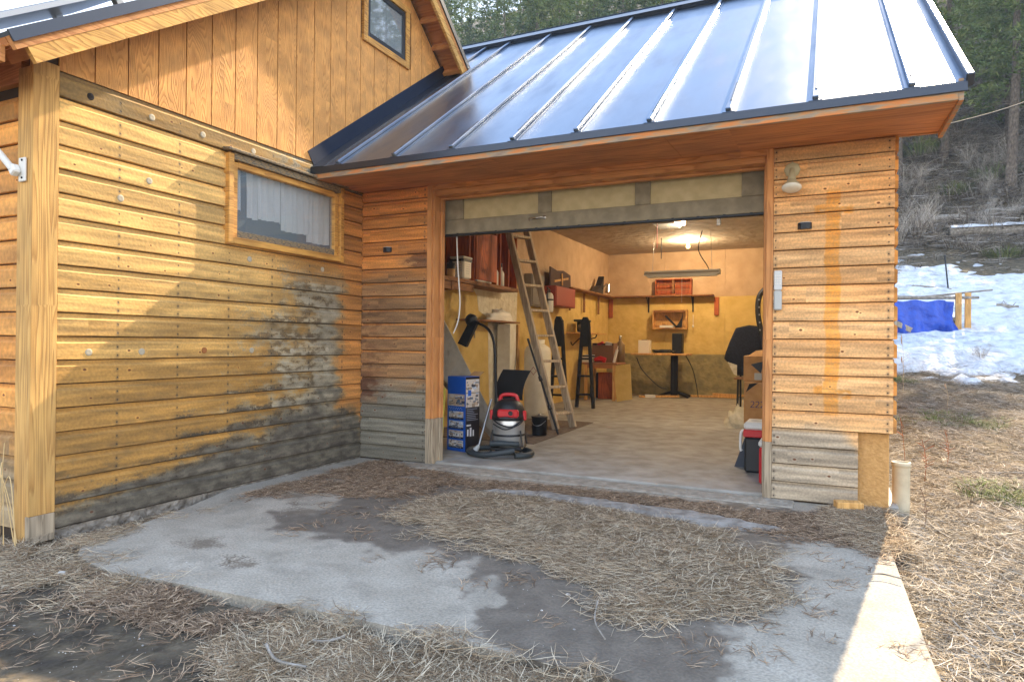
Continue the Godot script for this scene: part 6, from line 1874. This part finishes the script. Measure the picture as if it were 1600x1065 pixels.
	var io := inst("ice_strip", grid_mesh(ixs, izs, func(x: float, z: float) -> float:
		var q := Vector2(x, z)
		var e := 1e9
		for k in ice.size(): e = minf(e, q.distance_to(Geometry2D.get_closest_point_to_segment(q, ice[k], ice[(k + 1) % ice.size()])))
		if not Geometry2D.is_point_in_polygon(q, ice): e = -e
		return -0.012 + 0.034 * sstep(-0.05, 0.07, e + gn.get_noise_2d(x * 12, z * 12) * 0.05) + gn.get_noise_2d(x * 20, z * 20) * 0.004,
		func(_x, _z): return Color.WHITE), M.ice, null)
	setting(io, "strip of grey old ice melting on the apron before the threshold", "stuff")
	io.set_meta("category", "ice")
	# sticks and twigs
	var sticks := [[Vector3(2.10, 0.0, 3.20), Vector3(2.22, 0.0, 3.27), Vector3(2.33, 0.0, 3.25), 0.008, "curved bare twig on the needle litter"], [Vector3(2.22, 0.0, 3.10), Vector3(2.27, 0.0, 3.07), Vector3(2.30, 0.0, 3.02), 0.008, "short grey twig beside the curved twig"], [Vector3(4.48, 0.0, 0.02), Vector3(4.5, 0.0, 0.25), Vector3(4.55, 0.0, 0.5), 0.008, "straight bleached stick on the dry grass by the pipe stub"], [Vector3(4.06, 0.0, 1.50), Vector3(4.13, 0.0, 1.47), Vector3(4.2, 0.0, 1.5), 0.006, "dark twig across the sunlit edge of the apron"], [Vector3(4.9, 0.0, -1.6), Vector3(5.6, 0.0, -1.8), Vector3(6.3, 0.0, -1.9), 0.009, "long thin branch lying on the bank"], [Vector3(3.05, 0.0, 2.36), Vector3(3.1, 0.0, 2.55), Vector3(3.18, 0.0, 2.68), 0.004, "thin twig poking out of the needle pile"]]
	for q in sticks:
		var pts := []
		for p in [q[0], q[1], q[2]]:
			var y: float = gh(p.x, p.z) if (p.x > 4.24 or p.z > 2.9) else 0.0
			pts.append(Vector3(p.x, y + q[3] + 0.02, p.z))
		var tw := thing("twig", q[4], "twig")
		piped(tw, "stem", M.deadlog, curve(pts, 5), [q[3], q[3] * 0.9, q[3] * 0.7], 7)
	for q in [[Vector3(0.71, 0, 3.07), 0.022, "small white stone in the grass near the apron corner"], [Vector3(3.5, 0, 0.36), 0.012, "tiny pale stone by the threshold"], [Vector3(2.9, 0, 2.3), 0.010, "tiny pale pebble on the damp apron"]]:
		var sn_ := thing("stone", q[2], "stone", Vector3(q[0].x, (gh(q[0].x, q[0].z) if q[0].z > 2.9 else 0.0) + q[1] * 0.4, q[0].z))
		part(sn_, "stone", M.stone, func(s2):
			lathe(s2, [Vector2(0, -0.6 * q[1]), Vector2(q[1] * 0.9, -0.4 * q[1]), Vector2(q[1] * 1.25, 0), Vector2(q[1] * 0.8, 0.45 * q[1]), Vector2(0, 0.55 * q[1])], 9, Transform3D(Basis(Vector3.UP, 0.4).scaled(Vector3(1, 1, 0.75)), Vector3.ZERO)))
	# tall dead grass at the corner
	var tg := thing("dead_grass_tuft", "tall bent dead grass stalks growing at the corner board foot", "grass tuft", Vector3(-0.16, -0.02, 2.94))
	for k in 15:
		var a := r.randf_range(-0.9, 0.9)
		var h := r.randf_range(0.25, 0.62)
		var b := Vector3(r.randf_range(-0.35, 0.32), 0, r.randf_range(-0.05, 0.12))
		var d := Vector3(sin(a) * 0.35, 0, r.randf_range(-0.05, 0.25))
		var pts := [b, b + Vector3(0, h * 0.6, 0) + d * 0.2, b + Vector3(0, h, 0) + d * 0.5]
		if k % 2 == 0: pts.append(b + Vector3(0, h * 0.85, 0) + d * 0.9); pts.append(b + Vector3(0, h * 0.45, 0) + d * 1.2)
		piped(tg, "stalk", std(206, 176, 124, 0.9), curve(pts, 5), [0.0035, 0.003, 0.0022], 5)
	# dry weed stalks on the bank
	var weeds := [[Vector3(4.40, 0, -0.55), 0.62, "tall reddish dry weed stalk behind the pipe stub", 0], [Vector3(4.45, 0, 0.12), 0.26, "short dark weed stalk in front of the pipe stub", 1], [Vector3(4.62, 0, -1.3), 0.34, "branched rust coloured dry weed beside the garage wall", 2], [Vector3(5.0, 0, -7.0), 0.75, "pale seed head stalk at the edge of the snow", 3], [Vector3(4.93, 0, -6.2), 0.5, "thin yellow stalk against the garage side", 3], [Vector3(4.86, 0, -1.9), 0.3, "branched rust coloured dry weed further out on the bank", 2], [Vector3(5.3, 0, -5.0), 0.3, "single bleached stalk standing on the bank", 3]]
	for q in weeds:
		var wd := thing("weed_stalk", q[2], "weed", Vector3(q[0].x, gh(q[0].x, q[0].z), q[0].z))
		var wm: Material = std([150, 110, 150, 200][q[3]], [92, 84, 84, 176][q[3]], [56, 66, 48, 136][q[3]], 0.95)
		var hgt: float = q[1]
		piped(wd, "stem", wm, curve([Vector3(0, -0.02, 0), Vector3(0.01, hgt * 0.5, 0.01), Vector3(-0.02, hgt, 0)], 4), [0.004, 0.003, 0.002], 5)
		for k in [3, 4, 12, 2][q[3]]:
			var t := r.randf_range(0.3, 0.95)
			var a := r.randf() * TAU
			piped(wd, "twig", wm, [Vector3(0, hgt * t, 0), Vector3(cos(a) * hgt * 0.2, hgt * (t + 0.12), sin(a) * hgt * 0.2)], [0.0025, 0.001], 4)
		if q[3] == 3: piped(wd, "seed_head", std(190, 160, 130, 0.95), [Vector3(-0.015, hgt * 0.82, 0), Vector3(-0.02, hgt * 0.92, 0), Vector3(-0.02, hgt * 1.02, 0)], [0.004, 0.011, 0.003], 7)

# ---------------------------------------------------------------- trees and the snowy slope
func conifer_mesh(sd: int, hgt: float, spread: float, bare: float, cols: Array) -> Array:
	var r := RandomNumberGenerator.new()
	r.seed = sd
	var tr := S()
	var tp := []
	var rr := []
	var lean := Vector3(r.randf_range(-0.03, 0.03), 0, r.randf_range(-0.03, 0.03))
	for k in 9:
		var t := k / 8.0
		tp.append(Vector3(0, hgt * t - 0.3, 0) + lean * hgt * t + Vector3(r.randfn(0, 0.02), 0, r.randfn(0, 0.02)))
		rr.append(maxf(0.16 * pow(1.0 - t, 0.8) * hgt / 11.0, 0.012))
	tube(tr, tp, rr, 9)
	for k in int(14 * bare + 6):      # dead limbs low on the trunk
		var t := r.randf_range(0.08, bare + 0.12)
		var a := r.randf() * TAU
		var b := Vector3(0, hgt * t, 0) + lean * hgt * t
		var l := r.randf_range(0.5, 1.4)
		tube(tr, [b, b + Vector3(cos(a) * l, r.randf_range(-0.3, 0.15) * l, sin(a) * l)], [0.022, 0.006], 5)
	tr.generate_normals()
	var cr := S()
	var nb := int(hgt * 11.0)
	for k in nb:
		var t := bare + (1.0 - bare) * (k + r.randf()) / nb
		var a := k * 2.399 + r.randf_range(-0.5, 0.5)
		var base := Vector3(0, hgt * t, 0) + lean * hgt * t
		var l: float = spread * pow(1.0 - (t - bare) / (1.0 - bare + 0.02), 0.75) * r.randf_range(0.55, 1.15) + 0.18
		var out := Vector3(cos(a), r.randf_range(-0.25, 0.12) + t * 0.25, sin(a)).normalized()
		var ns := int(l * 6.5) + 2
		for s in ns:
			var f := 0.22 + 0.82 * (s + r.randf()) / ns
			var p := base + out * l * f + Vector3(r.randfn(0, 0.09), r.randfn(0, 0.07), r.randfn(0, 0.09))
			p.y -= 0.12 * f * f * l
			var c: Color = cols[r.randi() % cols.size()]
			for q in 9:
				var d := (out * 0.7 + Vector3(r.randfn(0, 0.7), r.randfn(0.15, 0.5), r.randfn(0, 0.7))).normalized()
				var ll := r.randf_range(0.14, 0.30)
				var sd2 := d.cross(Vector3(r.randf_range(-1, 1), r.randf_range(-1, 1), r.randf_range(-1, 1))).normalized() * r.randf_range(0.018, 0.038)
				cr.set_color(c * r.randf_range(0.7, 1.3))
				tri(cr, p - sd2, p + sd2, p + d * ll)
	cr.generate_normals()
	return [tr.commit(), cr.commit()]

func build_slope() -> void:
	var r := RandomNumberGenerator.new()
	r.seed = 404
	# snow lying on the slope
	var xs := frange(4.35, 15.0, 0.14)
	var zs := frange(-23.0, -5.5, 0.14)
	var sy := func(x: float, z: float) -> float:
		var n := gn.get_noise_2d(x * 0.9 + 40.0, z * 0.9)
		var n2 := gn.get_noise_2d(x * 3.5, z * 3.5 + 20.0)
		var lo := sstep(6.7, 9.2, -z + n * 1.4 + n2 * 0.6)
		var hi := 1.0 - sstep(17.6, 20.2, -z + (x - 6.0) * 0.45 + n * 1.6 + n2 * 1.2)
		var m := lo * hi
		return gh(x, z) - 0.10 + 0.24 * m + n2 * 0.05 * m + gn.get_noise_2d(x * 7.0, z * 7.0) * 0.035 * m * m
	var sno := inst("snow", grid_mesh(xs, zs, sy, func(_x, _z): return Color.WHITE), M.snow, null)
	setting(sno, "old snow lying on the slope behind the garage", "stuff")
	sno.set_meta("category", "snow")
	# tarp over a wood stack
	var tp := thing("tarp_shelter", "blue tarp draped over a pole frame and firewood in the snow", "tarp")
	part(tp, "tarp", M.tarp, func(st):
		st.set_smooth_group(1)
		var a0 := Vector3(4.1, 2.05, -10.9)
		var a1 := Vector3(6.38, 2.06, -11.95)
		var f := func(i: int, j: int) -> Vector3:
			var u := i / 60.0
			var v := j / 20.0
			var top := a0.lerp(a1, u)
			var pinch := sstep(0.84, 1.0, u)
			var fold := sin(u * 46.0 + v * 3.0) * 0.03 * (0.25 + v) + sin(u * 19.0 - v * 6.0) * 0.09 * v + (0.07 * sin(u * 90.0 + v * 8.0) * pinch) + 0.12 * gn.get_noise_2d(u * 9.0, v * 4.0) * v
			var y := top.y - v * (1.0 - 0.1 * u)
			return Vector3(top.x + v * 0.10 * u + fold * 0.3, y + 0.02 * sin(u * 30.0) - 0.05 * sin(u * PI * 2.0) * sin(v * PI), top.z + 0.12 * v + fold)
		for i in 60:
			for j in 20: quad(st, f.call(i, j), f.call(i + 1, j), f.call(i + 1, j + 1), f.call(i, j + 1)))
	part(tp, "rail", M.deadlog, func(st): tube(st, [Vector3(3.9, 2.08, -10.83), Vector3(5.3, 2.12, -11.5), Vector3(6.9, 2.14, -12.25)], [0.05, 0.045, 0.03], 9))
	part(tp, "rail", M.deadlog, func(st): tube(st, [Vector3(5.6, 2.12, -11.72), Vector3(7.2, 2.32, -12.55)], [0.025, 0.018], 7))
	for q in [Vector3(6.50, 1.1, -12.02), Vector3(6.70, 1.1, -12.2)]:
		part(tp, "post", M.pine, func(st): bx(st, q + Vector3(0, 0.55 + 0.06 * (q.x - 6.5), 0), Vector3(0.11, 1.16, 0.10), Basis(), 0.006))
	part(tp, "plank", M.greywood, func(st): bar(st, Vector3(4.5, 1.95, -10.9), Vector3(5.85, 1.28, -11.6), 0.03, 0.11, Vector3.UP, 0.004))
	for k in 9:
		var fw := thing("firewood_log", "split log end showing at the open end of the tarp", "firewood", Vector3(6.47 + 0.08 * (k % 2), 1.32 + 0.085 * (k / 2), -12.15 - 0.03 * (k % 2)), 0.0, "firewood under the tarp")
		piped(fw, "log", M.deadlog, [Vector3(-0.3, 0, -0.14), Vector3(0, 0, 0)], [0.045 + 0.006 * (k % 3)], 8)
	var sk := thing("metal_stake", "thin dark metal stake standing in the snow above the tarp", "stake", Vector3(6.86, gh(6.86, -15.7), -15.7))
	piped(sk, "stake", M.darkmetal, [Vector3(0.0, -0.1, 0), Vector3(-0.10, 0.98, 0.0)], [0.02, 0.018], 7)
	turned(sk, "knob", M.darkmetal, [Vector2(0, 0), Vector2(0.03, 0.02), Vector2(0, 0.05)], 8, Transform3D(Basis(), Vector3(-0.10, 0.96, 0)))
	# logs and sticks on the slope
	var logs := [[Vector3(7.2, 0, -22.6), Vector3(10.9, 0, -23.6), 0.16, "long grey fallen log lying across the slope"], [Vector3(7.7, 0, -21.4), Vector3(10.6, 0, -21.2), 0.20, "thick fallen log with snow along its top"], [Vector3(9.0, 0, -23.7), Vector3(10.0, 0, -25.3), 0.15, "bent dark log reaching up to the pine trunk"], [Vector3(8.3, 0, -31.5), Vector3(10.4, 0, -26.6), 0.08, "slender pale dead trunk slanting down the slope"], [Vector3(6.4, 0, -25.5), Vector3(8.3, 0, -27.5), 0.09, "short grey dead branch half buried in brush"], [Vector3(7.4, 0, -29.0), Vector3(9.0, 0, -28.0), 0.07, "pale broken pole lying high on the slope"], [Vector3(5.9, 0, -15.9), Vector3(6.9, 0, -15.6), 0.035, "forked dark branch lying on the snow"], [Vector3(6.0, 0, -19.2), Vector3(6.7, 0, -19.4), 0.04, "short dark stick on the snow edge"], [Vector3(7.5, 0, -13.7), Vector3(7.9, 0, -13.6), 0.06, "dark stump end poking out of the snow"]]
	for q in logs:
		var lg := thing("fallen_log", q[3], "log")
		var pts := []
		for k in 7:
			var p: Vector3 = q[0].lerp(q[1], k / 6.0)
			p.y = gh(p.x, p.z) + q[2] * 0.8 + (0.1 if p.z > -19.5 else 0.03)
			pts.append(p)
		piped(lg, "trunk", M.deadlog, pts, [q[2], q[2], q[2] * 0.95, q[2] * 0.9, q[2] * 0.85, q[2] * 0.75, q[2] * 0.7], 10)
		for k in 4:
			var b: Vector3 = pts[1 + k]
			piped(lg, "limb", M.deadlog, [b, b + Vector3(r.randf_range(-0.3, 0.3), r.randf_range(0.1, 0.5), r.randf_range(-0.2, 0.4)) * (q[2] * 6.0)], [q[2] * 0.25, q[2] * 0.06], 5)
		if q[2] == 0.20:
			var cap := S()
			cap.set_smooth_group(1)
			var fs := func(i: int, j: int) -> Vector3:
				var c: Vector3 = pts[0].lerp(pts[6], i / 24.0)
				var w := (j / 6.0 - 0.5) * 2.0
				var hh: float = (1.0 - w * w) * (0.12 + 0.06 * gn.get_noise_2d(i * 1.3, 3.0))
				return c + Vector3(0, q[2] * 0.62 + hh, w * 0.24)
			for i in 24:
				for j in 6: quad(cap, fs.call(i, j), fs.call(i + 1, j), fs.call(i + 1, j + 1), fs.call(i, j + 1))
			obj("snow_cap", cap, M.snow, lg)
	# brush over the wooded slope
	var grey := [Color(0.24, 0.20, 0.16), Color(0.36, 0.32, 0.28), Color(0.13, 0.10, 0.07), Color(0.50, 0.45, 0.38)]
	var brush := upright_clump(21, 26, 0.35, 0.3, 0.9, 0.007, 0.9, grey, 4)
	var duff := straw_clump(22, 40, 0.5, 0.15, 0.6, 0.009, 0.12, grey)
	var xa := []
	var xb := []
	var ca := []
	var cb := []
	for k in 1500:
		var z := -17.5 - 30.0 * pow(r.randf(), 1.4)
		var dd := 4.96 - z
		var x := 3.9 + dd * r.randf_range(0.03, 0.26)
		if z > -20.5 - (6.0 - x) * 0.4 and r.randf() < 0.85: continue
		if z > -24.5 and r.randf() < 0.6: continue
		if k % 2 == 0:
			xa.append(Transform3D(Basis(Vector3.UP, r.randf() * TAU).scaled(Vector3.ONE * r.randf_range(0.5, 1.2)), Vector3(x, gh(x, z), z)))
			ca.append(Color.WHITE * r.randf_range(0.6, 1.15))
		xb.append(Transform3D(Basis(Vector3.UP, r.randf() * TAU).scaled(Vector3.ONE * r.randf_range(0.7, 1.5)), Vector3(x + 0.3, gh(x + 0.3, z) + 0.02, z)))
		cb.append(Color.WHITE * r.randf_range(0.6, 1.2))
	scatter("undergrowth", "grey leafless undergrowth covering the wooded slope", brush, M.straw, xa, ca)
	scatter("forest_litter", "dead twigs and litter over the wooded slope", duff, M.straw, xb, cb)
	# low evergreen shrubs and bare shrubs one can pick out
	var gs := [Color(0.07, 0.10, 0.03), Color(0.11, 0.14, 0.04), Color(0.16, 0.17, 0.06)]
	var gsh := upright_clump(23, 260, 0.5, 0.2, 0.55, 0.012, 0.8, gs, 3)
	for q in [[Vector3(9.8, 0, -26.0), 1.3, "low green juniper beside the pine trunk"], [Vector3(8.3, 0, -25.2), 1.1, "low green juniper amid the brush above the fallen log"], [Vector3(8.8, 0, -19.4), 0.9, "dark low juniper at the upper edge of the snow"], [Vector3(7.6, 0, -28.5), 1.5, "broad green juniper high on the slope"]]:
		var sh := thing("juniper_shrub", q[2], "shrub", Vector3(q[0].x, gh(q[0].x, q[0].z), q[0].z), 0.0, "juniper shrubs on the slope")
		var fo := inst("foliage", gsh, M.needles, sh, Transform3D(Basis().scaled(Vector3.ONE * q[1]), Vector3.ZERO))
		fo.name = "foliage"
	var bare := upright_clump(24, 46, 0.12, 0.9, 1.7, 0.009, 0.55, grey, 7)
	for q in [[Vector3(6.9, 0, -21.7), 1.0, "bare grey shrub fanning up behind the garage corner"], [Vector3(6.2, 0, -20.9), 0.8, "smaller bare grey shrub at the snow's upper edge"], [Vector3(10.6, 0, -22.4), 1.3, "bare arching shrub below the pine trunk"], [Vector3(6.4, 0, -9.2), 0.25, "tiny bare shrub poking through the lower snow"]]:
		var sh := thing("bare_shrub", q[2], "shrub", Vector3(q[0].x, gh(q[0].x, q[0].z), q[0].z), 0.0, "bare shrubs on the slope")
		inst("stems", bare, M.straw, sh, Transform3D(Basis().scaled(Vector3.ONE * q[1]), Vector3.ZERO))
	var tall := []
	for k in 55:
		var z := -20.5 - 24.0 * r.randf()
		var x := 3.9 + (4.96 - z) * r.randf_range(0.06, 0.26)
		tall.append(Transform3D(Basis(Vector3.UP, r.randf() * TAU).scaled(Vector3.ONE * r.randf_range(0.35, 0.85)), Vector3(x, gh(x, z), z)))
	scatter("bare_thicket", "tall leafless twigs standing among the trees on the slope", bare, M.straw, tall)
	# conifers
	var dark := [Color(0.06, 0.10, 0.035), Color(0.09, 0.13, 0.045), Color(0.12, 0.155, 0.055)]
	var lite := [Color(0.10, 0.15, 0.04), Color(0.15, 0.20, 0.06), Color(0.20, 0.23, 0.08)]
	var kinds := [conifer_mesh(61, 12.5, 2.5, 0.12, lite), conifer_mesh(62, 14.0, 2.2, 0.22, dark), conifer_mesh(63, 10.5, 2.6, 0.06, dark), conifer_mesh(64, 13.0, 2.4, 0.3, lite), conifer_mesh(65, 15.0, 2.3, 0.5, lite)]
	var names := ["full light green pine on the wooded hill behind the garage", "slim dark green pine on the wooded hill", "broad low branched dark pine on the wooded hill", "light green pine with a bare lower trunk on the wooded hill", "tall pine with a long bare trunk above the snowy slope"]
	var spots := []
	# the near pine whose trunk shows beside the roof, then the stand behind roof and slope
	spots.append([Vector3(10.1, 0, -25.0), 3, 1.05, "light green pine whose bare trunk stands beside the fallen logs"])
	spots.append([Vector3(8.4, 0, -27.9), 3, 0.95, "light green pine with boughs hanging close beside the garage roof"])
	for q in [Vector3(11.9, 0, -27.6), Vector3(6.6, 0, -26.4), Vector3(12.8, 0, -22.5)]: spots.append([q, 4 if q.x > 12 else 3, r.randf_range(0.8, 0.95), ""])
	for k in 7:
		spots.append([Vector3(10.6 + k * 0.9 + r.randf_range(-0.6, 0.6), 0, -33.0 - k * 3.2 - r.randf() * 2.0), k % 4, r.randf_range(0.85, 1.1), ""])
	for k in 30:
		var d := 33.0 + r.randf_range(-1.5, 3.0) + (k % 3) * 5.0
		var s := lerpf(-0.74, -0.06, (k + r.randf_range(0.0, 0.8)) / 30.0)
		spots.append([Vector3(3.87 + d * s, 0, 4.96 - d * 0.96), r.randi() % 4, r.randf_range(0.9, 1.12), ""])
	for k in 12:
		var d := 55.0 + r.randf_range(0, 14.0)
		var s := lerpf(-0.58, 0.24, (k + r.randf_range(0.1, 0.9)) / 12.0)
		spots.append([Vector3(3.87 + d * s, 0, 4.96 - d * 1.02), r.randi() % 4, r.randf_range(0.9, 1.15), ""])
	for k in 9:
		spots.append([Vector3(2.0 - k * 1.7, 0, -25.6 - (k % 2) * 1.2), k % 3, r.randf_range(0.9, 1.02), ""])
	for k in 12:       # the stand that the gable window mirrors
		spots.append([Vector3(16.0 + k * 2.3, 0, -22.0 - (k * 7 % 12) * 2.6), k % 4, r.randf_range(1.0, 1.2), ""])
	spots.append([Vector3(7.3, 0, -30.2), 1, 0.85, ""])
	spots.append([Vector3(10.9, 0, -29.2), 0, 0.85, ""])
	for q in spots:
		if q[0].z < -33.0 and absf(q[0].x - (8.8 + 0.15 * (-q[0].z - 28.0))) < 1.5: continue
		var kd: int = q[1]
		var lab: String = q[3] if q[3] != "" else names[kd]
		var p: Vector3 = q[0]
		var t := thing("pine_tree", lab, "tree", Vector3(p.x, gh(p.x, p.z) - 0.1, p.z), r.randf() * TAU, "" if q[3] != "" else "pines on the wooded hill")
		t.scale = Vector3.ONE * q[2]
		inst("trunk", kinds[kd][0], M.bark, t)
		inst("crown", kinds[kd][1], M.needles, t)

func _ready() -> void:
	rng.seed = 1
	set_view()
	make_materials()
	build_ground()
	build_wing()
	build_garage()
	print("shell ", Time.get_ticks_msec())
	build_fittings()
	build_door()
	build_left_side()
	build_back_side()
	build_slope()
	print("slope ", Time.get_ticks_msec())
	build_litter()
	print("done ", Time.get_ticks_msec())
